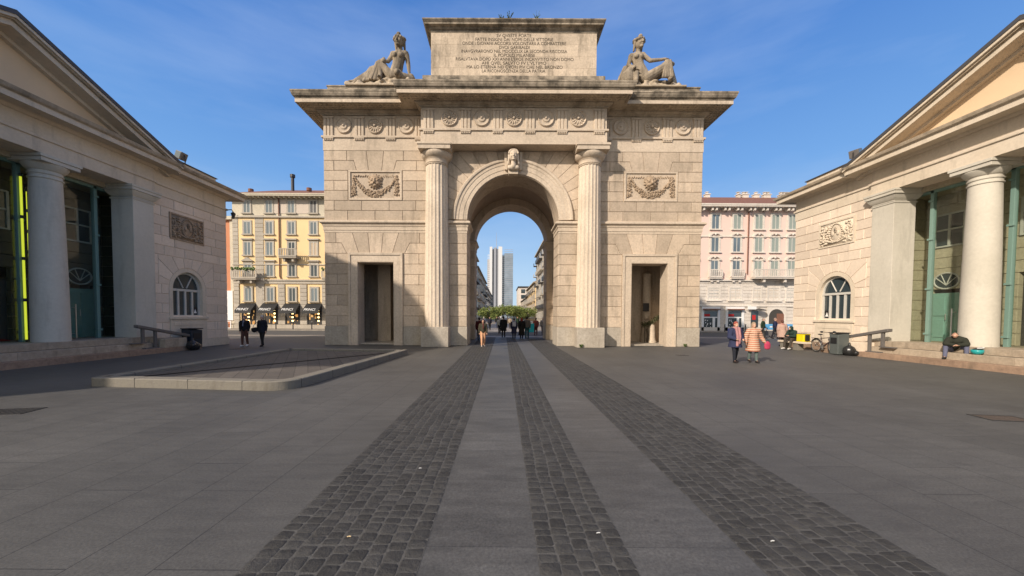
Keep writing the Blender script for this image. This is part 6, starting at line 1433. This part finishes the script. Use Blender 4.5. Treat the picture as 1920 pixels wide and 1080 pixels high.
# ================================================================ PEOPLE
def person(label, loc, rz, h, J, o, vox=.018, group=None):
    """J: joints for a 1.75 m body facing -y; o: outfit"""
    t = thing('person', label, 'person', loc, rz, group); k = h / 1.75
    g = lambda n, s=1: V(*[c * k for c in J[n]])
    B = MB(); hd = g('head'); yaw = J.get('yaw', 0); pit = J.get('pitch', 0); HM = Matrix.Rotation(yaw, 3, 'Z') @ Matrix.Rotation(-pit, 3, 'X'); hp = lambda x, y, z: hd + HM @ V(x * k, y * k, z * k)
    B.ell(hp(0, .012, .02), (.075 * k, .095 * k, .10 * k), M=HM); B.ell(hp(0, -.025, -.055), (.055 * k, .06 * k, .065 * k), M=HM); B.cap(hp(0, -.085, .015), hp(0, -.108, -.02), .012 * k, .018 * k, 8)
    for s in (1, -1): B.ell(hp(s * .076, .012, 0), (.012 * k, .02 * k, .032 * k), 8, 6, HM)
    B.ell(hp(0, -.085, -.058), (.026 * k, .012 * k, .009 * k), 8, 6, HM)
    B.cap(g('neck'), hp(0, .02, -.06), .058 * k, .052 * k); B.cap(g('chest'), g('neck') - V(0, 0, .04 * k), .12 * k, .075 * k); B.cap(g('pelvis'), g('chest'), .13 * k, .12 * k)
    def hand(w, e):
        d = (w - e).normalized(); sd = d.cross(V(0, -1, 0)); sd = sd.normalized() if sd.length > .1 else V(1, 0, 0); nn = d.cross(sd); B.cap(w, w + d * .07 * k, .026 * k, .034 * k, 8)
        for i in range(4):
            a = w + d * .085 * k + nn * (.017 * k * (i - 1.5)); l = (.062, .075, .07, .055)[i] * k; B.cap(a, a + d * l * .5 - sd * .004 * k, .0095 * k, .009 * k, 6); B.cap(a + d * l * .5 - sd * .004 * k, a + d * l * .92 - sd * .02 * k, .009 * k, .008 * k, 6)
        B.cap(w + d * .02 * k + nn * -.03 * k, w + d * .075 * k + nn * -.058 * k, .012 * k, .010 * k, 6)
    for q in ('L', 'R'):
        B.cap(g('sh' + q), g('el' + q), .048 * k, .04 * k); B.cap(g('el' + q), g('wr' + q), .038 * k, .026 * k); hand(g('wr' + q), g('el' + q)); B.cap(g('chest') + V(0, 0, .06 * k), g('sh' + q), .08 * k, .055 * k)
        B.cap(g('hip' + q), g('kn' + q), .082 * k, .056 * k); B.cap(g('kn' + q), g('an' + q), .052 * k, .035 * k); B.cap(g('an' + q), g('to' + q), .035 * k, .03 * k, 8)
    B.blob('body', S['skin'], t, voxel=vox * .75, sm=2)
    E_ = MB()
    for s in (1, -1): E_.ell(hp(s * .031, -.083, .018), (.010 * k, .006 * k, .006 * k), 6, 5, HM)
    E_.out('eyes', S['black'], t)
    # trousers, shoes
    P = MB()
    for q in ('L', 'R'):
        P.cap(g('hip' + q), g('kn' + q), .108 * k, .078 * k); a = g('an' + q) + (g('kn' + q) - g('an' + q)) * .06; P.cap(g('kn' + q), a, .074 * k, .058 * k)
    P.cap(g('hipL'), g('hipR'), .115 * k, .115 * k); P.ell(g('pelvis'), (.165 * k, .125 * k, .13 * k)); P.blob('trousers', cloth(o['legs']), t, voxel=vox, sm=2)
    for q in ('L', 'R'):
        H = MB(); a = g('an' + q); b = g('to' + q); H.cap(a + V(0, 0, -.03 * k), b, .050 * k, .042 * k); H.ell(a + V(0, .03 * k, -.045 * k), (.042 * k, .05 * k, .035 * k)); H.blob('shoe', cloth(o['shoes'], .5), t, voxel=vox, sm=1)
    # jacket or coat
    K = MB(); th = o.get('thick', .03); K.cap(g('pelvis') + V(0, 0, .04 * k), g('chest'), (.135 + th) * k, (.135 + th) * k); K.ell((g('pelvis') + g('chest')) / 2 + V(0, 0, .04 * k), ((.165 + th) * k, (.12 + th) * k, .24 * k)); K.ell(g('chest') + V(0, 0, .02 * k), ((.185 + th) * k, (.125 + th) * k, .15 * k))
    for q in ('L', 'R'):
        K.cap(g('sh' + q) - V(0, 0, .02 * k), g('el' + q), (.06 + th) * k, (.048 + th) * k); w = g('wr' + q) + (g('el' + q) - g('wr' + q)) * .06; K.cap(g('el' + q), w, (.045 + th * .9) * k, (.034 + th * .6) * k); K.cap(g('chest') + V(0, 0, .08 * k), g('sh' + q), (.08 + th) * k, (.06 + th * .8) * k)
    K.cap(g('neck') - V(0, 0, .05 * k), g('neck') + V(0, .005 * k, .0), (.075 + th * .5) * k, .07 * k)
    if o.get('hem'):
        a = g('pelvis'); z1 = o['hem'] * k; w = o.get('flare', .22) * k; n = 20
        K.lathe([(.001, a.z + .1 * k), ((.15 + th) * k, a.z + .1 * k), (w, z1), (.001, z1)], (a.x, a.y), n)
    K.blob(o.get('topname', 'jacket'), o.get('topmat') or cloth(o['top']), t, voxel=vox, sm=2)
    # hair
    if o.get('hair') is not None:
        Q = MB(); Q.ell(hp(0, .025, .045), (.086 * k, .10 * k, .095 * k), M=HM); Q.ell(hp(0, .055, 0), (.08 * k, .07 * k, .09 * k), M=HM)
        if o.get('long'):
            Q.cap(hp(0, .06, 0), hp(0, .07, -.16), .08 * k, .05 * k)
            for s in (1, -1): Q.cap(hp(s * .07, .02, .02), hp(s * .085, .02, -.14), .03 * k, .025 * k)
        Q.blob('hair', cloth(o['hair'], .6), t, voxel=vox * .7, sm=1)
    if o.get('hood'):
        Q = MB(); Q.ell(hp(0, .03, .03), (.115 * k, .12 * k, .13 * k), M=HM); Q.cap(hp(0, .05, -.05), g('neck'), .10 * k, .10 * k); Q.blob('hood', cloth(o['top']), t, voxel=vox, sm=1)
    if o.get('scarf'):
        Q = MB(); n_ = g('neck'); 
        for i in range(10): a = 2 * PI * i / 10; Q.ell(n_ + V(.10 * k * math.cos(a), .09 * k * math.sin(a) - .01, .02 * k), .05 * k)
        for s in (1, -1): Q.cap(n_ + V(s * .06 * k, -.12 * k, 0), n_ + V(s * .05 * k, -.20 * k, -.34 * k), .055 * k, .055 * k); Q.cap(n_ + V(s * .05 * k, -.20 * k, -.34 * k), n_ + V((s * .04 - .03) * k, -.21 * k, (-.66 + .05 * s) * k), .055 * k, .055 * k)
        Q.blob('scarf', cloth(o['scarf']), t, voxel=vox, sm=1)
    if o.get('lapel'):
        Q = MB(); n_ = g('neck'); Q.cap(n_ + V(0, -.09 * k, -.02 * k), n_ + V(0, -.17 * k, -.30 * k), .045 * k, .03 * k); Q.blob('shirt', cloth(o['lapel']), t, voxel=vox, sm=1)
    if o.get('pack'):
        c = g('chest'); Q = MB(); Q.cbox(c + V(0, .24 * k, -.04 * k), (.30 * k, .18 * k, .42 * k)); Q.out('backpack', cloth(o['pack']), t, bevel=.04)
    return t
def walkJ(st=.24, arm=.14, lean=.02, y=1):
    J = dict(pelvis=(0, 0, .95), chest=(0, -lean, 1.29), neck=(0, -lean, 1.46), head=(0, -lean - .02, 1.625))
    for q, s, f in (('L', -1, st * y), ('R', 1, -st * y)):
        J['hip' + q] = (s * .085, 0, .91); J['kn' + q] = (s * .09, -f * .55 - .035, .50); J['an' + q] = (s * .085, -f, .085 if f > 0 else .12); J['to' + q] = (s * .10, -f - .15, .035 if f > 0 else .04)
        J['sh' + q] = (s * .185, -lean, 1.40); J['el' + q] = (s * .235, f * arm * 2 - .0, 1.12); J['wr' + q] = (s * .235, f * arm * 4 - .06, .88)
    return J
def sitJ(seat=.45, arms='knees'):
    J = dict(pelvis=(0, 0, seat + .12), chest=(0, -.14, seat + .46), neck=(0, -.20, seat + .60), head=(0, -.29, seat + .72), pitch=.6)
    for q, s in (('L', -1), ('R', 1)):
        J['hip' + q] = (s * .09, -.02, seat + .10); J['kn' + q] = (s * .17, -.44, seat + .11); J['an' + q] = (s * .16, -.50, .09); J['to' + q] = (s * .18, -.66, .035)
        J['sh' + q] = (s * .18, -.15, seat + .54); J['el' + q] = (s * .24, -.30, seat + .28); J['wr' + q] = (s * .07, -.46, seat + .30)
    return J
BLK = (.014, .014, .016); NAVY = (.025, .032, .07)
# two men in front of the shaded lodge
person('man in open dark jacket, brown trousers and white shoes walking before the yellow block', (-14.95, 21.3, 0), R(5), 1.78, walkJ(.10, .05), dict(top=BLK, legs=(.085, .04, .03), shoes=(.6, .6, .58), hair=(.10, .09, .08), lapel=(.16, .18, .24)))
person('white haired man all in dark clothes walking beside the man in brown trousers', (-14.0, 21.4, 0), R(-5), 1.80, walkJ(.14, .06, y=-1), dict(top=(.012, .014, .022), legs=(.02, .018, .018), shoes=BLK, hair=(.42, .40, .38), hem=.78, flare=.21, topname='coat'))
t = thing('shoulder_bag', 'black shoulder bag carried between the two dark dressed men', 'bag', (-14.37, 21.25, .80)); M = MB(); M.ell((0, 0, .15), (.17, .09, .15)); M.cap((-.1, 0, .2), (.1, 0, .24), .08, .08); M.blob('pouch', cloth(BLK), t, voxel=.02); M = MB(); M.tube([(-.12, 0, .2), (.0, .02, .5), (.16, .05, .62)], .012, 6); M.out('strap', cloth(BLK), t)
# woman walking out of the arch
person('woman in dark open jacket and pale peach trousers walking out of the arch', (-1.19, 22.0, 0), R(8), 1.64, walkJ(.12, .05), dict(top=(.05, .045, .03), legs=(.60, .33, .19), shoes=(.5, .42, .36), hair=(.05, .03, .02), long=True, lapel=(.12, .03, .03)))
# stripes coat material
def striped(name, c1, c2, per):
    m, t, b = newmat(name); L = t.links; tc_ = _n(t, 'ShaderNodeTexCoord'); sp_ = _n(t, 'ShaderNodeSeparateXYZ'); L.new(tc_.outputs['Object'], sp_.inputs[0])
    a = _n(t, 'ShaderNodeMath', operation='MULTIPLY'); a.inputs[1].default_value = 2 * PI / per; L.new(sp_.outputs['Z'], a.inputs[0]); s_ = _n(t, 'ShaderNodeMath', operation='SINE'); L.new(a.outputs[0], s_.inputs[0])
    r = _n(t, 'ShaderNodeMapRange'); r.inputs[1].default_value = -.5; r.inputs[2].default_value = .1; L.new(s_.outputs[0], r.inputs[0]); x = _n(t, 'ShaderNodeMixRGB'); x.inputs['Color1'].default_value = c4(c1); x.inputs['Color2'].default_value = c4(c2); L.new(r.outputs[0], x.inputs['Fac']); L.new(x.outputs[0], b.inputs['Base Color']); b.inputs['Roughness'].default_value = .6
    bp = _n(t, 'ShaderNodeBump'); bp.inputs['Strength'].default_value = .5; bp.inputs['Distance'].default_value = .02; L.new(s_.outputs[0], bp.inputs['Height']); L.new(bp.outputs[0], b.inputs['Normal']); return m
W1 = walkJ(.10, .02); W1['wrR'] = (.16, -.24, 1.02); W1['elR'] = (.27, -.02, 1.10); W1['wrL'] = (-.17, -.26, 1.02); W1['elL'] = (-.27, -.02, 1.10)
person('woman in navy coat with long pink scarf walking on the square', (9.42, 14.9, 0), R(4), 1.66, W1, dict(top=(.030, .035, .075), legs=(.018, .02, .028), shoes=(.02, .015, .015), hair=(.28, .07, .05), scarf=(.38, .19, .19), hem=.66, flare=.27, topname='coat', thick=.05, pack=(.03, .04, .14)), vox=.014)
W2 = walkJ(.13, .02, y=-1); W2['elR'] = (.32, .0, 1.12); W2['wrR'] = (.42, -.10, .90); W2['elL'] = (-.30, .02, 1.12); W2['wrL'] = (-.34, -.08, .88)
person('woman in long cream and orange striped padded coat walking beside the navy coat', (10.18, 14.95, 0), R(-4), 1.64, W2, dict(top=(.6, .4, .25), topmat=striped('striped_coat', (.46, .15, .08), (.52, .38, .27), .085), legs=(.10, .13, .12), shoes=(.03, .025, .025), hair=(.30, .22, .15), long=True, hem=.50, flare=.29, topname='coat', thick=.055), vox=.014)
t = thing('handbag', 'small bright pink handbag held by the woman in the striped coat', 'handbag', (10.66, 14.80, .55)); M = MB(); M.ell((0, 0, .16), (.13, .06, .17)); M.ell((0, 0, .06), (.12, .06, .07)); M.blob('pouch', cloth((.42, .05, .10)), t, voxel=.015); M = MB(); M.tube([(-.08, 0, .27), (-.06, 0, .36), (0, 0, .38), (.06, 0, .34), (.08, 0, .26)], .01, 6); M.out('handle', cloth(BLK), t)
# seated man with helmet on the steps of the sunlit lodge
x, y, _ = TR(1.98, .10, 0)
SJ = sitJ(.50 - .24 + .02)
for k_ in ('anL', 'anR', 'toL', 'toR'): pass
SJ = dict(pelvis=(0, 0, .13), chest=(0, -.20, .46), neck=(-.02, -.28, .60), head=(-.04, -.38, .67), pitch=.9)
for q, s in (('L', -1), ('R', 1)):
    SJ['hip' + q] = (s * .10, -.02, .11); SJ['kn' + q] = (s * .25, -.36, .24); SJ['an' + q] = (s * .26, -.44, -.17); SJ['to' + q] = (s * .30, -.60, -.215)
    SJ['sh' + q] = (s * .19, -.22, .50); SJ['el' + q] = (s * .25, -.40, .34); SJ['wr' + q] = (s * .05, -.50, .30)
person('man in black jacket and grey blue trousers hunched over on the lodge steps', (x + .02, y, .505), R(-52), 1.78, SJ, dict(top=(.028, .030, .022), legs=(.11, .115, .17), shoes=(.03, .03, .03), hair=(.03, .02, .015), thick=.045), vox=.014)
x, y, _ = TR(1.12, .36, 0); t = thing('helmet', 'turquoise helmet with black padding lying on the lodge step beside the seated man', 'helmet', (x, y, .505))
M = MB(); M.lathe([(.001, 0), (.08, .005), (.14, .05), (.165, .11), (.16, .18), (.14, .18), (.12, .06), (.001, .04)], (0, 0), 24); M.out('shell', plain('turquoise', (.02, .30, .30), .3), t, smooth=True)
M = MB(); M.ell((0, 0, .17), (.13, .14, .05)); M.cap((-.05, .05, .2), (.1, -.05, .26), .03, .03); M.blob('padding', S['black'], t, voxel=.012); M = MB(); M.cap((.0, .0, .235), (.12, -.09, .255), .018, .018); M.out('visor', S['white'], t)
# courier seated on the bench
CJ = sitJ(.47)
person('courier in dark green jacket sitting on the stone bench beside the yellow box', (16.6, 20.95, .03), R(-75), 1.75, CJ, dict(top=(.02, .038, .030), legs=(.06, .05, .04), shoes=(.55, .53, .5), hood=True, hair=(.02, .02, .02)))
person('woman in pale pink padded coat standing with her back to the bench', (17.7, 23.3, 0), R(170), 1.66, walkJ(.04, .02), dict(top=(.40, .27, .22), legs=(.05, .03, .03), shoes=BLK, hair=(.10, .04, .03), hem=.62, flare=.30, topname='coat', thick=.06, scarf=(.42, .20, .18)))
person('man in dark green jacket walking past the gateway of the pink block', (22.6, 32.0, 0), R(40), 1.78, walkJ(.2, .1), dict(top=(.025, .045, .025), legs=(.03, .03, .03), shoes=BLK, hair=(.3, .25, .22)))
person('man in navy jacket just ahead of the one in green near the pink block', (23.2, 31.4, 0), R(50), 1.78, walkJ(.2, .1, y=-1), dict(top=(.02, .025, .06), legs=(.02, .02, .025), shoes=BLK, hair=(.3, .2, .16)))
# cargo cart with a blue board beside them
t = thing('cargo_bike', 'parked cargo bike with a long light blue box near the pink block', 'cargo bike', (24.9, 33.3, 0))
M = MB(); M.box(-1.2, 1.2, -.35, .35, .72, 1.22); M.out('box', plain('sky_blue_paint', (.10, .34, .60), .5), t, bevel=.03)
M = MB()
for i in range(4): M.box(-1.0 + i * .55, -.7 + i * .55, -.362, -.35, .92, 1.05)
M.out('white_marks', S['white'], t)
for x_ in (-.75, .1, .85):
    M = MB(); M.tube([(x_ + .27 * math.cos(2 * PI * i / 24), -.3, .30 + .27 * math.sin(2 * PI * i / 24)) for i in range(25)], .035, 6, cap=False); w_ = M.out('wheel', S['rubber'], t); M = MB(); M.lathe([(.001, -.02), (.16, -.02), (.16, .02), (.001, .02)], (0, 0), 16); Q = MB(); Q.add([(v[0] + x_, v[2] - .3, v[1] + .3) for v in M.v], M.f); Q.out('hub', cloth((.35, .06, .05)), w_)
M = MB(); M.tube([(-1.1, 0, .7), (-.75, 0, .35), (.85, 0, .35), (1.3, 0, .75), (1.35, 0, 1.05)], .03, 6); M.box(-1.35, -.6, -.34, .2, .2, .62); M.out('frame', S['railmetal'], t)
# people under and beyond the arch
crowd = [
 ('person in dark maroon coat with bag just inside the left pier of the arch', -1.75, 27.2, 1.72, 180, dict(top=(.06, .012, .014), legs=BLK, shoes=BLK, hair=(.03, .02, .02), hem=.8, topname='coat')),
 ('person in pale white jacket and black trousers beyond the arch', -.35, 37.5, 1.70, 10, dict(top=(.45, .45, .42), legs=BLK, shoes=BLK, hair=(.05, .04, .03))),
 ('person in long black coat, left of the ones walking away beyond the arch', .05, 31.2, 1.80, 175, dict(top=BLK, legs=(.02, .015, .015), shoes=BLK, hair=(.02, .015, .01), hem=.55, flare=.27, topname='coat', thick=.05)),
 ('woman in navy coat with a pale grey bag on her back beyond the arch', .90, 29.8, 1.66, 180, dict(top=(.022, .025, .06), legs=(.02, .02, .03), shoes=BLK, hair=(.02, .015, .015), hem=.45, flare=.25, topname='coat', pack=(.40, .42, .50))),
 ('red haired woman in floor length black coat beyond the arch', 1.50, 29.6, 1.70, 180, dict(top=(.010, .010, .011), legs=BLK, shoes=BLK, hair=(.20, .03, .02), long=True, hem=.30, flare=.27, topname='coat', thick=.04)),
 ('man in grey jacket and teal trousers beside the long black coat', 1.95, 29.8, 1.78, 172, dict(top=(.09, .085, .085), legs=(.015, .06, .075), shoes=BLK, hair=(.03, .02, .02))),
 ('person in rust red jacket walking beyond the arch near its right pier', 3.10, 34.6, 1.68, 185, dict(top=(.26, .07, .05), legs=(.10, .03, .03), shoes=BLK, hair=(.06, .04, .03))),
 ('person in light grey clothes close to the right pier beyond the arch', 3.95, 36.5, 1.70, 5, dict(top=(.30, .28, .27), legs=(.10, .10, .11), shoes=BLK, hair=(.4, .36, .3))),
 ('farther person in black jacket beyond the arch, left of the white jacket', -1.7, 47, 1.72, 10, dict(top=(.02, .02, .03), legs=(.02, .02, .02), shoes=BLK, hair=(.03, .02, .02))),
 ('farther person in grey coat at the left of the far group beyond the arch', -2.6, 50, 1.70, 190, dict(top=(.12, .12, .16), legs=(.04, .04, .05), shoes=BLK, hair=(.4, .35, .3), hem=.7, topname='coat')),
 ('farther person in blue jeans and black top in the far group beyond the arch', -.9, 54, 1.74, 0, dict(top=(.015, .015, .015), legs=(.05, .07, .13), shoes=BLK, hair=(.05, .03, .02))),
 ('farther person in beige jacket behind the long black coat', 1.0, 52, 1.68, 180, dict(top=(.30, .24, .17), legs=(.05, .04, .04), shoes=BLK, hair=(.03, .02, .02))),
 ('farther person in dark green coat, right of the beige jacket', 2.2, 56, 1.75, 10, dict(top=(.02, .035, .02), legs=(.03, .03, .03), shoes=BLK, hair=(.05, .04, .03), hem=.7, topname='coat')),
 ('farthest person in white shirt beneath the street trees', -.2, 62, 1.72, 180, dict(top=(.5, .5, .48), legs=(.05, .05, .07), shoes=BLK, hair=(.03, .02, .02))),
]
for i, (lb, x_, y_, h_, a_, o_) in enumerate(crowd):
    person(lb, (x_, y_, .0), R(a_), h_, walkJ(.16 if i % 2 else .1, .08, y=1 if i % 3 else -1), o_, vox=.026, group='people beyond the arch')
t = thing('shopping_bag', 'large bright turquoise bag carried by the man in the grey jacket', 'bag', (2.32, 29.9, .52)); M = MB(); M.add([(-.2, -.06, 0), (.2, -.06, 0), (.2, .06, 0), (-.2, .06, 0), (-.22, -.1, .72), (.22, -.1, .72), (.22, .1, .72), (-.22, .1, .72)], [(0, 3, 2, 1), (0, 1, 5, 4), (1, 2, 6, 5), (2, 3, 7, 6), (3, 0, 4, 7), (4, 5, 6, 7)]); M.out('sack', cloth((.03, .42, .55)), t, bevel=.02); M = MB(); M.tube([(-.1, 0, .7), (-.07, 0, .85), (.07, 0, .85), (.1, 0, .7)], .012, 6); M.out('handle', S['white'], t)
